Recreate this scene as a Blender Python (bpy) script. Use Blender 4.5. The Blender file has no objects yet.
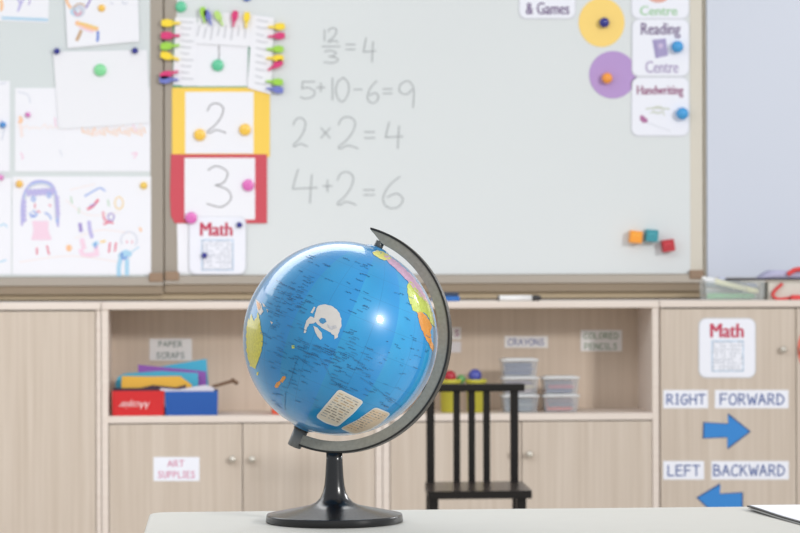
import bpy, math, random
from mathutils import Vector, Matrix, geometry
random.seed(7)
SC = bpy.context.scene
COL = SC.collection

# ------------------------------------------------------------------ camera, world, lights
F, CX, CY = 2600.0, 400.0, 266.5
YAW, ROLL, CAMZ = math.atan(185/2600), math.radians(0.15), 1.047
CAM = Vector((0, 0, CAMZ))
cam_rot = Matrix.Rotation(-YAW, 4, 'Z') @ Matrix.Rotation(math.pi/2, 4, 'X') @ Matrix.Rotation(-ROLL, 4, 'Z')
cd = bpy.data.cameras.new('camera'); co = bpy.data.objects.new('camera', cd); COL.objects.link(co)
co.matrix_world = Matrix.Translation(CAM) @ cam_rot
cd.sensor_width = 36; cd.lens = 36*F/800; cd.clip_end = 60
cd.dof.use_dof = True; cd.dof.focus_distance = 3.30; cd.dof.aperture_fstop = 16.5
SC.camera = co
RIGHT = (cam_rot @ Vector((1, 0, 0))); UP = (cam_rot @ Vector((0, 1, 0))); FWD = -(cam_rot @ Vector((0, 0, 1)))

w = bpy.data.worlds.new('world'); SC.world = w; w.use_nodes = True
w.node_tree.nodes['Background'].inputs[0].default_value = (0.93, 0.965, 1.0, 1)
w.node_tree.nodes['Background'].inputs[1].default_value = 0.50
def area(name, loc, target, sx, sy, power, color=(1, 1, 1)):
    l = bpy.data.lights.new(name, 'AREA'); l.shape = 'RECTANGLE'; l.size = sx; l.size_y = sy
    l.energy = power; l.color = color
    o = bpy.data.objects.new(name, l); COL.objects.link(o); o.location = loc
    o.rotation_euler = (Vector(target)-Vector(loc)).to_track_quat('-Z', 'Y').to_euler()
    return o
area('ceiling_light', (-1.2, 5.9, 3.1), (-1.2, 5.9, 0), 4.2, 2.0, 66)
area('window_light_left', (-2.9, 6.4, 2.0), (0.4, 5.6, 0.9), 2.6, 1.5, 15, (0.94, 0.97, 1))
area('window_light_right', (3.3, 5.75, 2.3), (0.2, 3.4, 0.95), 1.1, 0.9, 40)
area('window_light_back', (9.4, -5.0, 5.7), (0.4, 7.6, 0.7), 1.7, 1.7, 820, (1, 0.985, 0.96)).data.shape = 'DISK'
SC.view_settings.view_transform = 'Standard'; SC.view_settings.look = 'None'
SC.view_settings.gamma = 1; SC.view_settings.use_curve_mapping = False
SC.view_settings.exposure = 0.37

# ------------------------------------------------------------------ measuring helpers
def ray(px, py):
    return ((px-CX)/F*RIGHT + (CY-py)/F*UP + FWD)
def P(px, py, Y):                     # point on the vertical plane y = Y
    d = ray(px, py); p = CAM + d*(Y/d.y); return (p.x, p.z)
def PZ(px, py, z):                    # point on the horizontal plane z
    d = ray(px, py); return CAM + d*((z-CAMZ)/d.z)
def srgb(r, g, b):
    f = lambda c: (c/255/12.92) if c/255 <= .04045 else ((c/255+.055)/1.055)**2.4
    return (f(r), f(g), f(b), 1)

# ------------------------------------------------------------------ materials
MATS = {}
def mat(name, rgb, rough=.6, metal=0, alpha=1, coat=0, spec=.5, bump=0, bscale=60, var=0, vscale=8):
    if name in MATS: return MATS[name]
    m = bpy.data.materials.new(name); m.use_nodes = True; nt = m.node_tree
    b = nt.nodes['Principled BSDF']; c = srgb(*rgb)
    b.inputs['Base Color'].default_value = c; b.inputs['Roughness'].default_value = rough
    b.inputs['Metallic'].default_value = metal; b.inputs['Alpha'].default_value = alpha
    b.inputs['Coat Weight'].default_value = coat; b.inputs['Coat Roughness'].default_value = .05
    b.inputs['Specular IOR Level'].default_value = spec
    if bump or var:
        tc = nt.nodes.new('ShaderNodeTexCoord'); nz = nt.nodes.new('ShaderNodeTexNoise')
        nt.links.new(tc.outputs['Object'], nz.inputs['Vector'])
        nz.inputs['Scale'].default_value = vscale if var else bscale
        if var:
            mx = nt.nodes.new('ShaderNodeMix'); mx.data_type = 'RGBA'
            mx.inputs[6].default_value = [max(0, v*(1-var)) for v in c[:3]]+[1]
            mx.inputs[7].default_value = [min(1, v*(1+var)) for v in c[:3]]+[1]
            nt.links.new(nz.outputs['Fac'], mx.inputs[0]); nt.links.new(mx.outputs[2], b.inputs['Base Color'])
        if bump:
            n2 = nt.nodes.new('ShaderNodeTexNoise'); n2.inputs['Scale'].default_value = bscale
            nt.links.new(tc.outputs['Object'], n2.inputs['Vector'])
            bp = nt.nodes.new('ShaderNodeBump'); bp.inputs['Strength'].default_value = bump; bp.inputs['Distance'].default_value = .001
            nt.links.new(n2.outputs['Fac'], bp.inputs['Height']); nt.links.new(bp.outputs[0], b.inputs['Normal'])
    MATS[name] = m; return m
def wood(name, a, c, rough=.5, horizontal=False):
    m = bpy.data.materials.new(name); m.use_nodes = True; nt = m.node_tree; b = nt.nodes['Principled BSDF']
    tc = nt.nodes.new('ShaderNodeTexCoord'); mp = nt.nodes.new('ShaderNodeMapping')
    mp.inputs['Scale'].default_value = (2, 60, 60) if horizontal else (55, 55, 1.3)
    nz = nt.nodes.new('ShaderNodeTexNoise'); nz.inputs['Scale'].default_value = 1.0; nz.inputs['Detail'].default_value = 6
    nz.inputs['Roughness'].default_value = .65
    cr = nt.nodes.new('ShaderNodeValToRGB'); cr.color_ramp.elements[0].position = .3; cr.color_ramp.elements[1].position = .7
    cr.color_ramp.elements[0].color = srgb(*a); cr.color_ramp.elements[1].color = srgb(*c)
    nt.links.new(tc.outputs['Object'], mp.inputs[0]); nt.links.new(mp.outputs[0], nz.inputs['Vector'])
    nt.links.new(nz.outputs['Fac'], cr.inputs[0]); nt.links.new(cr.outputs[0], b.inputs['Base Color'])
    b.inputs['Roughness'].default_value = rough
    MATS[name] = m; return m
M_door = wood('pale_laminate', (194, 179, 164), (209, 196, 183))
M_edge = wood('pale_laminate_edge', (220, 206, 196), (230, 219, 210), horizontal=True)
M_in = wood('cubby_laminate', (204, 186, 168), (216, 199, 182))
M_table = mat('white_table_laminate', (206, 204, 197), .45, var=.02, vscale=30)
M_board = mat('whiteboard_enamel', (220, 225, 227), .28, var=.02, vscale=1.5)
M_boardL = mat('left_board_enamel', (212, 219, 221), .35, var=.02, vscale=1.5)
M_boardR = mat('right_board_enamel', (208, 214, 228), .3, var=.02, vscale=1.5)
M_frame = mat('champagne_aluminium', (164, 155, 144), .42, metal=.25)
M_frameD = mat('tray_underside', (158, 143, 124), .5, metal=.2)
M_frameL = mat('light_frame', (213, 207, 194), .45)
M_corner = mat('frame_corner_plastic', (150, 125, 103), .5)
M_wall = mat('wall_paint', (203, 184, 154), .85, bump=.1)
M_floor = mat('floor_vinyl', (186, 178, 166), .4, var=.05, vscale=6)
M_gap = mat('gap_shade_dark', (52, 42, 34), .8)  # dark colour standing in for the shade behind the cabinets
M_paper = mat('white_paper', (238, 239, 246), .8)
M_paper2 = mat('plain_paper', (235, 236, 242), .8)
M_card = mat('laminated_card', (238, 240, 250), .3)
M_cardS = mat('shelf_label_card', (238, 236, 236), .5)
M_lilac = mat('pale_lilac_frame', (205, 208, 216), .5)
M_blackp = mat('black_plastic', (17, 18, 22), .25, spec=.6, coat=.1)
M_arm = mat('grey_arm_plastic', (146, 145, 136), .36, var=.22, vscale=220)
M_rim = mat('dark_rim_plastic', (34, 34, 32), .4)
M_pin = mat('dark_grey_plastic', (84, 86, 86), .35)
M_chair = mat('dark_stained_wood', (15, 11, 9), .45, var=.2, vscale=20, spec=.3)
M_knob = mat('satin_nickel', (205, 200, 190), .3, metal=.6)
def C(name, rgb, rough=.6): return mat(name, rgb, rough)

# ------------------------------------------------------------------ mesh builder
ORG = {}
class MB:
    def __init__(s): s.v = []; s.f = []; s.m = []; s.mats = []; s.sm = []
    def mi(s, m):
        if m not in s.mats: s.mats.append(m)
        return s.mats.index(m)
    def add(s, vs, fs, m, smooth=False):
        n = len(s.v); s.v += [Vector(v) for v in vs]; k = s.mi(m)
        for f in fs: s.f.append([n+i for i in f]); s.m.append(k); s.sm.append(smooth)
        return s
    def box(s, x0, x1, y0, y1, z0, z1, m):
        vs = [(x, y, z) for z in (z0, z1) for y in (y0, y1) for x in (x0, x1)]
        return s.add(vs, [(0,2,3,1),(4,5,7,6),(0,1,5,4),(2,6,7,3),(0,4,6,2),(1,3,7,5)], m)
    def prism(s, pts, y0, y1, m, side=None):     # outline in x,z, front at y0
        n = len(pts)
        vs = [(p[0], y0, p[1]) for p in pts] + [(p[0], y1, p[1]) for p in pts]
        s.add(vs, [tuple(range(n)), tuple(range(2*n-1, n-1, -1))], m)
        return s.add(vs, [(i, n+i, n+(i+1) % n, (i+1) % n) for i in range(n)], side or m)
    def ribbon(s, pts, wd, y, m):                 # flat line on a vertical plane
        pts = [Vector((p[0], p[1])) for p in pts]
        out = []
        for i, p in enumerate(pts):
            t = (pts[min(i+1, len(pts)-1)]-pts[max(i-1, 0)])
            if t.length < 1e-9: t = Vector((1, 0))
            t.normalize(); nrm = Vector((-t.y, t.x))*wd/2
            if i == 0: p = p - t*wd*.3
            if i == len(pts)-1: p = p + t*wd*.3
            out += [(p.x+nrm.x, y-i*2e-6, p.y+nrm.y), (p.x-nrm.x, y-i*2e-6, p.y-nrm.y)]
        return s.add(out, [(2*i, 2*i+1, 2*i+3, 2*i+2) for i in range(len(pts)-1)], m)
    def lathe(s, prof, c, ax=Vector((0, 0, 1)), seg=24, m=None, smooth=True):
        ax = Vector(ax).normalized(); u = ax.orthogonal().normalized(); w_ = ax.cross(u); c = Vector(c)
        vs = []; fs = []
        for r, h in prof:
            for k in range(seg):
                a = 2*math.pi*k/seg; vs.append(c + ax*h + (u*math.cos(a)+w_*math.sin(a))*max(r, 1e-5))
        for i in range(len(prof)-1):
            for k in range(seg):
                k2 = (k+1) % seg
                fs.append((i*seg+k, i*seg+k2, (i+1)*seg+k2, (i+1)*seg+k))
        return s.add(vs, fs, m, smooth)
    def tube(s, pts, r, m, seg=10):
        pts = [Vector(p) for p in pts]; vs = []; fs = []
        for i, p in enumerate(pts):
            t = (pts[min(i+1, len(pts)-1)]-pts[max(i-1, 0)]).normalized()
            u = t.cross(Vector((.13, .2, .97))).normalized(); w_ = t.cross(u)
            vs += [p+(u*math.cos(2*math.pi*k/seg)+w_*math.sin(2*math.pi*k/seg))*r for k in range(seg)]
        for i in range(len(pts)-1):
            fs += [(i*seg+k, i*seg+(k+1) % seg, (i+1)*seg+(k+1) % seg, (i+1)*seg+k) for k in range(seg)]
        fs += [tuple(range(seg-1, -1, -1)), tuple(range((len(pts)-1)*seg, len(pts)*seg))]
        return s.add(vs, fs, m, True)
    def build(s, name, parent=None, bevel=0, origin=None):
        if parent is not None: org = ORG[parent]
        elif origin is not None: org = Vector(origin)
        else:
            xs = [v.x for v in s.v]; ys = [v.y for v in s.v]; zs = [v.z for v in s.v]
            org = Vector(((min(xs)+max(xs))/2, (min(ys)+max(ys))/2, min(zs)))
        me = bpy.data.meshes.new(name); me.from_pydata([v-org for v in s.v], [], s.f)
        for m in s.mats: me.materials.append(m)
        for p, k, sm in zip(me.polygons, s.m, s.sm): p.material_index = k; p.use_smooth = sm
        me.validate(); me.update()
        o = bpy.data.objects.new(name, me); COL.objects.link(o); ORG[o] = org
        if parent is not None: o.parent = parent
        else: o.location = org
        if bevel:
            b = o.modifiers.new('bevel', 'BEVEL'); b.width = bevel; b.segments = 2; b.limit_method = 'ANGLE'
            b.harden_normals = False
        return o
def empty(name, loc):
    o = bpy.data.objects.new(name, None); COL.objects.link(o); o.location = loc; ORG[o] = Vector(loc); o.empty_display_size = .05
    return o
def tag(o, label, cat, group=None):
    o['label'] = label; o['category'] = cat
    if group: o['group'] = group
    return o
def structure(o): o['kind'] = 'structure'; return o
def dup(o, loc, rot=None):
    c = o.copy(); COL.objects.link(c); c.location = loc
    if rot is not None: c.rotation_euler = rot
    for ch in list(o.children):
        k = ch.copy(); COL.objects.link(k); k.parent = c
        for g in list(ch.children):
            q = g.copy(); COL.objects.link(q); q.parent = k
    return c
def setmat(o, m):           # own mesh data with another colour
    o.data = o.data.copy(); o.data.materials[0] = m

# outlines in picture units put on a plane
def QP(pts, Y): return [P(x, y, Y) for x, y in pts]
def rect(x0, y0, x1, y1): return [(x0, y1), (x1, y1), (x1, y0), (x0, y0)]
def rrect(x0, y0, x1, y1, r, n=5):
    out = []
    for cx, cy, sx, sy, fl in ((x1-r, y1-r, 1, 1, 0), (x1-r, y0+r, 1, -1, 1), (x0+r, y0+r, -1, -1, 0), (x0+r, y1-r, -1, 1, 1)):
        arc = [(cx+sx*r*math.cos(math.pi/2*k/n), cy+sy*r*math.sin(math.pi/2*k/n)) for k in range(n+1)]
        out += arc[::-1] if fl == 0 else arc
    return out
def smooth_line(pts, n=5):
    if len(pts) < 3: return pts
    q = [Vector(p) for p in pts]; out = []
    for i in range(len(q)-1):
        a, b, c, d = q[max(i-1, 0)], q[i], q[i+1], q[min(i+2, len(q)-1)]
        for k in range(n):
            t = k/n
            out.append(tuple(.5*((2*b)+(c-a)*t+(2*a-5*b+4*c-d)*t*t+(3*b-a-3*c+d)*t**3)))
    out.append(tuple(q[-1])); return out
def line(mb, pts, wpx, Y, off, m, smooth=True):
    S = F/Y
    pts = [(float(a), float(b)) for a, b in pts]
    if smooth: pts = smooth_line(pts)
    mb.ribbon(QP(pts, Y), wpx/S, Y-off, m)

DIG = {
 '0': [[(.5,1),(.12,.8),(0,.4),(.25,.03),(.6,0),(.95,.35),(.95,.75),(.6,1),(.45,.98)]],
 '1': [[(.5,1),(.5,.5),(.5,0)]],
 '2': [[(.02,.75),(.2,.95),(.55,1),(.85,.85),(.75,.55),(.4,.25),(.03,.06),(.15,.0),(.5,.1),(1,0)]],
 '3': [[(.05,.9),(.4,1),(.85,.85),(.7,.6),(.35,.53)],[(.35,.53),(.85,.42),(1,.2),(.6,0),(0,.08)]],
 '4': [[(.22,1),(.1,.7),(0,.42)],[(0,.42),(.5,.44),(1,.46)],[(.78,.85),(.73,.4),(.7,0)]],
 '5': [[(.95,.97),(.5,.95),(.15,.97)],[(.15,.97),(.1,.55)],[(.1,.55),(.5,.62),(.95,.4),(.8,.1),(.3,0),(0,.1)]],
 '6': [[(.85,1),(.3,.7),(0,.3),(.2,.02),(.7,0),(1,.25),(.7,.45),(.2,.33)]],
 '9': [[(.95,.75),(.6,1),(.1,.87),(.05,.6),(.5,.5),(.9,.7),(.95,.4),(.9,0)]],
 '+': [[(.5,1),(.5,0)],[(0,.5),(1,.5)]], '=': [[(0,1),(1,1)],[(0,0),(1,0)]], '-': [[(0,.5),(1,.5)]],
 'x': [[(0,1),(1,0)],[(0,0),(1,1)]]}
CAP = {
 'A': [[(0,0),(.45,1)],[(.45,1),(1,0)],[(.2,.38),(.8,.38)]],
 'B': [[(.05,0),(.05,1)],[(.05,1),(.6,.95),(.75,.75),(.55,.55),(.1,.52)],[(.1,.52),(.75,.45),(.95,.25),(.7,.03),(.05,0)]],
 'C': [[(.95,.85),(.65,1),(.2,.8),(.03,.4),(.25,.05),(.65,0),(.95,.15)]],
 'D': [[(.05,0),(.05,1)],[(.05,1),(.6,.88),(.95,.5),(.65,.1),(.05,0)]],
 'E': [[(.05,1),(.05,0)],[(.05,1),(.9,1)],[(.05,.53),(.8,.53)],[(.05,0),(.95,0)]],
 'F': [[(.05,1),(.05,0)],[(.05,1),(.95,1)],[(.05,.52),(.8,.52)]],
 'G': [[(.9,.88),(.6,1),(.2,.8),(.03,.4),(.25,.05),(.65,0),(.9,.2),(.92,.45)],[(.55,.45),(1,.45)]],
 'H': [[(.05,1),(.05,0)],[(.95,1),(.95,0)],[(.05,.5),(.95,.5)]],
 'I': [[(.5,1),(.5,0)],[(.2,1),(.8,1)],[(.2,0),(.8,0)]],
 'K': [[(.05,1),(.05,0)],[(.85,1),(.08,.45)],[(.3,.6),(.95,0)]],
 'L': [[(.1,1),(.1,0)],[(.1,0),(.9,0)]],
 'N': [[(.05,0),(.05,1)],[(.05,1),(.95,0)],[(.95,0),(.95,1)]],
 'O': [[(.5,1),(.12,.8),(0,.45),(.2,.08),(.55,0),(.9,.2),(1,.55),(.8,.9),(.48,1)]],
 'P': [[(.1,0),(.1,1)],[(.1,1),(.65,.95),(.85,.75),(.6,.5),(.1,.45)]],
 'R': [[(.08,0),(.08,1)],[(.08,1),(.65,.95),(.8,.75),(.6,.52),(.1,.48)],[(.35,.48),(.95,0)]],
 'S': [[(.85,.88),(.5,1),(.15,.8),(.4,.55),(.8,.35),(.75,.08),(.4,0),(.05,.12)]],
 'T': [[(.5,1),(.5,0)],[(0,1),(1,1)]],
 'U': [[(.05,1),(.08,.3),(.35,0),(.7,.05),(.92,.35),(.95,1)]],
 'W': [[(0,1),(.25,0)],[(.25,0),(.5,.7)],[(.5,.7),(.75,0)],[(.75,0),(1,1)]],
 'X': [[(0,1),(1,0)],[(0,0),(1,1)]],
 'Y': [[(0,1),(.5,.5)],[(1,1),(.4,0)]]}
def glyph(mb, g, x0, y0, x1, y1, wpx, Y, off, m):
    for st in (DIG.get(g) or CAP[g]):
        pts = [(x0+(x1-x0)*a, y1-(y1-y0)*b) for a, b in st]
        line(mb, pts, wpx, Y, off, m)
def caps(mb, txt, x0, y0, x1, y1, wpx, Y, off, m, gap=.28):
    ws = [.55 if c == 'I' else (1.25 if c == 'W' else (.5 if c == ' ' else 1)) for c in txt]
    tot = sum(ws)+gap*(len(txt)-1); u = (x1-x0)/tot; x = x0
    for c, k in zip(txt, ws):
        if c != ' ': glyph(mb, c, x, y0, x+k*u, y1, wpx, Y, off, m)
        x += (k+gap)*u
def text(mb, txt, x0, y0, x1, y1, Y, off, m, bold=0.0, flip=False, thick=0, shear=0):
    if thick:
        for k in (-1, 0, 1): text(mb, txt, x0+k*thick, y0, x1+k*thick, y1, Y, off+.0001*(k+1), m, 0, flip, 0, shear)
        return
    cu = bpy.data.curves.new('t', 'FONT'); cu.body = txt; cu.size = 1; cu.offset = bold; cu.resolution_u = 3; cu.shear = shear
    o = bpy.data.objects.new('t', cu); COL.objects.link(o)
    dg = bpy.context.evaluated_depsgraph_get(); dg.update()
    me = bpy.data.meshes.new_from_object(o.evaluated_get(dg))
    vs = [v.co.copy() for v in me.vertices]; fs = [tuple(p.vertices) for p in me.polygons]
    bpy.data.objects.remove(o); bpy.data.curves.remove(cu); bpy.data.meshes.remove(me)
    a, b = min(v.x for v in vs), max(v.x for v in vs); c, d = min(v.y for v in vs), max(v.y for v in vs)
    out = []
    for v in vs:
        s, t = (v.x-a)/(b-a), (v.y-c)/(d-c)
        if flip: s, t = 1-s, 1-t
        X, Z = P(x0+(x1-x0)*s, y1-(y1-y0)*t, Y); out.append((X, Y-off, Z))
    mb.add(out, fs, m)

# ------------------------------------------------------------------ planes of the room
YF = 9.29                     # cabinet fronts
YI = YF+.320                  # back of the cubbies
YW = YF+.43                   # wall
YB = YW-.022                  # whiteboard faces
z_top = P(380, 301.6, YF)[1]
x_a, x_c = P(101.3, 400, YF)[0], P(659.3, 400, YF)[0]
UW = (x_c-x_a)/2
z_shelf = P(380, 414.6, YF)[1]

# ------------------------------------------------------------------ structure
structure(MB().box(-5, 6, YW, YW+.1, 0, 3.2, M_wall).build('wall_back'))
structure(MB().box(-5, 6, -2, YW+.1, -.05, 0, M_floor).build('floor'))
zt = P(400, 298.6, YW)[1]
structure(MB().box(x_a-UW, x_c+UW, YW-.012, YW, zt-.09, zt, M_gap).build('shade_strip_1'))  # added dark strip: paints the shadowed gap between cabinet tops and wall

# ------------------------------------------------------------------ boards
def board(name, xl, xr, panel, label, lf=True, rf=True, frame_l=M_frame, frame_r=M_frame, fl=13, fr=13, yb=274.3, corners=True):
    # xl, xr: outer frame edges in picture units at row 200; top at z 2.6
    X = lambda px: P(px, 200, YB)[0]
    zb = P(400, yb, YB)[1]; z1 = 2.35; zl = P(400, yb+17.5, YB)[1]
    root = empty(name, ((X(xl)+X(xr))/2, YW, zl)); tag(root, label, 'whiteboard')
    MB().box(X(xl)+.01, X(xr)-.01, YB, YW, zb-.01, z1-.01, panel).build('board_surface', root)
    if lf: MB().box(X(xl), X(xl+fl), YB-.001, YW, zb-.004, z1, frame_l).build('frame', root, .003)
    if rf: MB().box(X(xr-fr), X(xr), YB-.001, YW, zb-.004, z1, frame_r).build('frame', root, .003)
    MB().box(X(xl), X(xr), YB-.014, YW, z1, z1+.045, M_frame).build('frame', root, .003)
    # bottom rail: sloping upper lip above a recessed lower face
    zm = P(400, yb+9, YB)[1]; s = MB()
    prof = [(YW, zb), (YB-.006, zb), (YB-.016, zb-.006), (YB-.020, zm), (YB-.010, zm-.004), (YB-.004, zl), (YW, zl)]
    n = len(prof); vs = [(X(xl), y, z) for y, z in prof]+[(X(xr), y, z) for y, z in prof]
    s.add(vs, [tuple(range(n-1, -1, -1)), tuple(range(n, 2*n))], M_frame)
    s.add(vs, [(i, i+1, n+i+1, n+i) for i in range(3)], M_frame)
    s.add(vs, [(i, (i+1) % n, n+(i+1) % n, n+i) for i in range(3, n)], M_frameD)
    s.build('tray_rail', root)
    for flag, a, b in ((lf, xl-.3, xl+15), (rf, xr-15, xr+.3)):
        if flag and corners: MB().box(X(a)+.002, X(b)-.002, YB-.024, YW-.004, P(400, yb+5.5, YB)[1], P(400, yb-3.5, YB)[1], M_corner).build('corner_cap', root, .004)
    return root
board('whiteboard', -260, 163.3, M_boardL, 'left whiteboard covered with pinned childrens drawings', lf=False, yb=275.6)
wb = board('whiteboard', 164.6, 703, M_board, 'middle whiteboard with four handwritten sums in grey marker', frame_r=M_frameL)
board('whiteboard', 704.5, 1150, M_boardR, 'bluish blank whiteboard on the right above the clear pen box', fl=1.5, yb=278.5, frame_l=M_frameL, corners=False)
M_ink = C('grey_marker_ink', (166, 171, 174))
EQ = [
 [('1',324,30,325,41),('2',328,28,338,42),('-',322,44,340,49),('3',324,50.5,338,63),('=',346,44.5,355,49.5),('4',363.5,38,375.7,62)],
 [('5',300.5,81,315.5,98.5),('+',316.5,83,325,92),('1',330,78,335,100),('0',336,78,349,101),('-',354,87,362,92),('6',367.5,81,378.5,102.5),('=',383,89,392,93.5),('9',399,81,414.6,107.6)],
 [('2',293,118,307.5,146.6),('x',321,128,330,138),('2',338,117,358,148.6),('=',364.6,132,374.5,138),('4',385.5,122,403,148.6)],
 [('4',292.6,169.5,317.4,203),('+',323,180,332,192),('2',337,172,356,205),('=',363.5,190,374.5,195),('6',383,176.5,403,207.6)]]
for row in EQ:
    s = MB()
    for g, a, b, c, d in row: glyph(s, g, a, b, c, d, 1.15, YB, .0012, M_ink)
    s.build('handwritten_equation', wb)

# ------------------------------------------------------------------ cabinets
def knob(px, py, parent, y=YF-.001):
    x, z = P(px, py, YF)
    MB().lathe([(0, 0), (.006, 0), (.005, .010), (.0115, .014), (.013, .020), (.009, .025), (0, .026)], (x, y-.001+.001, z), (0, -1, 0), 16, M_knob).build('knob', parent)
def door(x0, x1, z0, z1, parent, kx, ky):
    d = MB().box(x0+.0015, x1-.0015, YF-.002, YF+.016, z0, z1, M_door).build('door', parent, .002)
    knob(kx, ky, d, YF-.002); return d
T = .025
def cubby_unit(x0, label, kn):
    x1 = x0+UW; r = empty('cabinet', ((x0+x1)/2, YF+.2, 0)); tag(r, label, 'cabinet', 'classroom cabinets along the back wall')
    g = .0012
    MB().box(x0+g, x0+T, YF, YF+.40, 0, z_top-T, M_edge).build('side_panel', r, .0015)
    MB().box(x1-T, x1-g, YF, YF+.40, 0, z_top-T, M_edge).build('side_panel', r, .0015)
    MB().box(x0+g, x1-g, YF-.006, YF+.40, z_top-T, z_top, M_edge).build('top_panel', r, .002)
    MB().box(x0+T, x1-T, YF, YF+.32, z_shelf-T, z_shelf, M_edge).build('shelf', r, .0015)
    MB().box(x0+T, x1-T, YI, YI+.01, .08, z_top-T, M_in).build('back_panel', r)
    MB().box(x0+T, x1-T, YF+.02, YF+.32, .08, .1, M_in).build('bottom_panel', r)
    MB().box(x0+T, x1-T, YF+.03, YF+.05, 0, .08, M_door).build('plinth', r)
    xm = (x0+x1)/2
    door(x0+T+.001, xm, .085, z_shelf-T-.004, r, *kn[0]); door(xm, x1-T-.001, .085, z_shelf-T-.004, r, *kn[1])
    return r
def tall_unit(x0, label, kn, single=False):
    x1 = x0+UW; r = empty('cabinet', ((x0+x1)/2, YF+.2, 0)); tag(r, label, 'cabinet', 'classroom cabinets along the back wall')
    g = .0012
    MB().box(x0+g, x0+.018, YF+.018, YF+.40, 0, z_top-T, M_edge).build('side_panel', r, .001)
    MB().box(x1-.018, x1-g, YF+.018 if not single else YF+.004, YF+.40, 0, z_top-T, M_edge).build('side_panel', r, .001)
    MB().box(x0+g, x1-g, YF-.006, YF+.40, z_top-T, z_top, M_edge).build('top_panel', r, .002)
    MB().box(x0+.018, x1-.018, YF+.38, YF+.39, .08, z_top-T, M_in).build('back_panel', r)
    MB().box(x0+.018, x1-.018, YF+.02, YF+.38, .08, .1, M_in).build('bottom_panel', r)
    MB().box(x0+.018, x1-.018, YF+.03, YF+.05, 0, .08, M_door).build('plinth', r)
    xm = (x0+x1)/2; e = .019 if single else .003
    door(x0+.003, xm, .085, z_top-T-.005, r, *kn[0]); door(xm, x1-e, .085, z_top-T-.005, r, *kn[1])
    return r
tall_unit(x_a-UW, 'leftmost cabinet with tall plain doors under the pinned drawings', [(-46, 350), (-28, 350)], single=True)
cubby_unit(x_a, 'cabinet with open cubby of paper scraps and art supplies door below', [(232.5, 459), (252, 459)])
cubby_unit(x_a+UW, 'cabinet with open cubby holding clear plastic tubs, behind the chair', [(513.5, 454), (529, 454)])
tall_unit(x_c, 'rightmost cabinet with tall doors carrying the arrows and Math sign', [(782.5, 349.5), (802, 349.5)])

# ------------------------------------------------------------------ sheets, cards and drawings on the boards
def sheet(name, pts, Y, lay, m=M_paper, label='', cat='paper', group=None, th=.0008, extra=None, under=None):
    s = MB(); s.prism(QP(pts, Y), Y-lay-th, Y-lay, m)
    if under: s.prism(QP(under, Y), Y-lay+.0002, Y-lay+.0012, M_lilac)
    if extra: extra(s, lay+th)
    o = s.build(name); tag(o, label, cat, group); return o
cr = dict(blue=C('crayon_blue', (158, 180, 232)), lilac=C('crayon_lilac', (186, 180, 228)), sky=C('crayon_sky', (168, 210, 236)),
          pink=C('crayon_pink', (236, 190, 220)), red=C('crayon_red', (225, 120, 145)), orange=C('crayon_orange', (245, 195, 150)),
          gold=C('crayon_gold', (240, 205, 120)), pale=C('crayon_pale_grey', (205, 210, 225)), violet=C('crayon_violet', (160, 144, 206)),
          faint=C('crayon_faint_orange', (242, 228, 226)), green=C('crayon_green', (185, 215, 190)), brown=C('crayon_brown', (200, 165, 130)),
          deep=C('crayon_deep_blue', (95, 130, 215)), rose=C('crayon_faint_rose', (240, 210, 228)))
def scrib(s, c, wpx, *lines, off=.002, Y=YB):
    for l in lines: line(s, l, wpx, Y, off, cr[c])
def ring(cx, cy, rx, ry, a0=0, a1=360, n=14):
    return [(cx+rx*math.cos(math.radians(a0+(a1-a0)*k/n)), cy+ry*math.sin(math.radians(a0+(a1-a0)*k/n))) for k in range(n+1)]
def zig(x0, y0, x1, y1, n, amp):
    out = []
    for k in range(n+1):
        t = k/n; out.append((x0+(x1-x0)*t + (amp if k % 2 else -amp)*(0 if abs(x1-x0) > abs(y1-y0) else 1), y0+(y1-y0)*t+(amp if k % 2 else -amp)*(1 if abs(x1-x0) > abs(y1-y0) else 0)))
    return out
def d_topleft(s, t):
    o = t+.0008
    scrib(s, 'sky', 1.1, zig(2, 18, 48, 20, 34, 1.3), off=o)
    scrib(s, 'lilac', 1.8, [(16,-4),(20,3),(19,8)], [(24,-2),(21,4),(18,11)], off=o); scrib(s, 'orange', 3, [(0,-2),(2,5),(1,10)], off=o)
    scrib(s, 'violet', 1, [(30,0),(29,5)], off=o)
sheet('crayon_drawing', [(-14,20),(-14,-40),(50,-40),(48.5,23)], YB, .001, label='drawing with a wavy pale blue line along its bottom, top left corner', extra=d_topleft, cat='drawing')
def d_figure(s, t):
    o = t+.0008
    scrib(s, 'orange', 2.6, [(66,-3),(68,4),(72,9)], off=o); scrib(s, 'violet', 1.8, [(92,-3),(89,3),(86,8)], off=o)
    scrib(s, 'pale', 5, ring(78,11,4.5,4), off=o); scrib(s, 'sky', 1.5, ring(74,12,2.5,2.5), off=o+.0002); scrib(s, 'red', 1.2, ring(78,12,3,3,0,200), off=o+.0003)
    scrib(s, 'brown', 1.2, ring(80,9,6,5,120,330), off=o+.0002)
    scrib(s, 'orange', 4.5, [(77,23),(83,26),(90,28),(97,29)], off=o); scrib(s, 'gold', 2, [(80,23),(88,25),(97,28)], off=o+.0002)
    scrib(s, 'rose', 2, [(80,27),(86,30),(93,32)], off=o+.0002)
    scrib(s, 'brown', 3.2, [(81,31),(79,36),(77,40)], off=o); scrib(s, 'deep', 2.4, [(98,32),(98,37),(97.5,41)], off=o)
    scrib(s, 'pale', 1.2, [(111,3),(113,4)], [(122,2),(125,4),(127,3)], off=o)
sheet('crayon_drawing', [(67.5,48.5),(63.5,-30),(137,-34),(139.5,41.5)], YB, .0066, label='drawing of a colourful dancing figure, above the plain sheet', extra=d_figure, cat='drawing')
sheet('plain_sheet', [(59,129.5),(53,52),(147,50),(150,123)], YB, .0045, M_paper2, label='blank white sheet held by two navy magnets and one green magnet', cat='paper')
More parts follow.
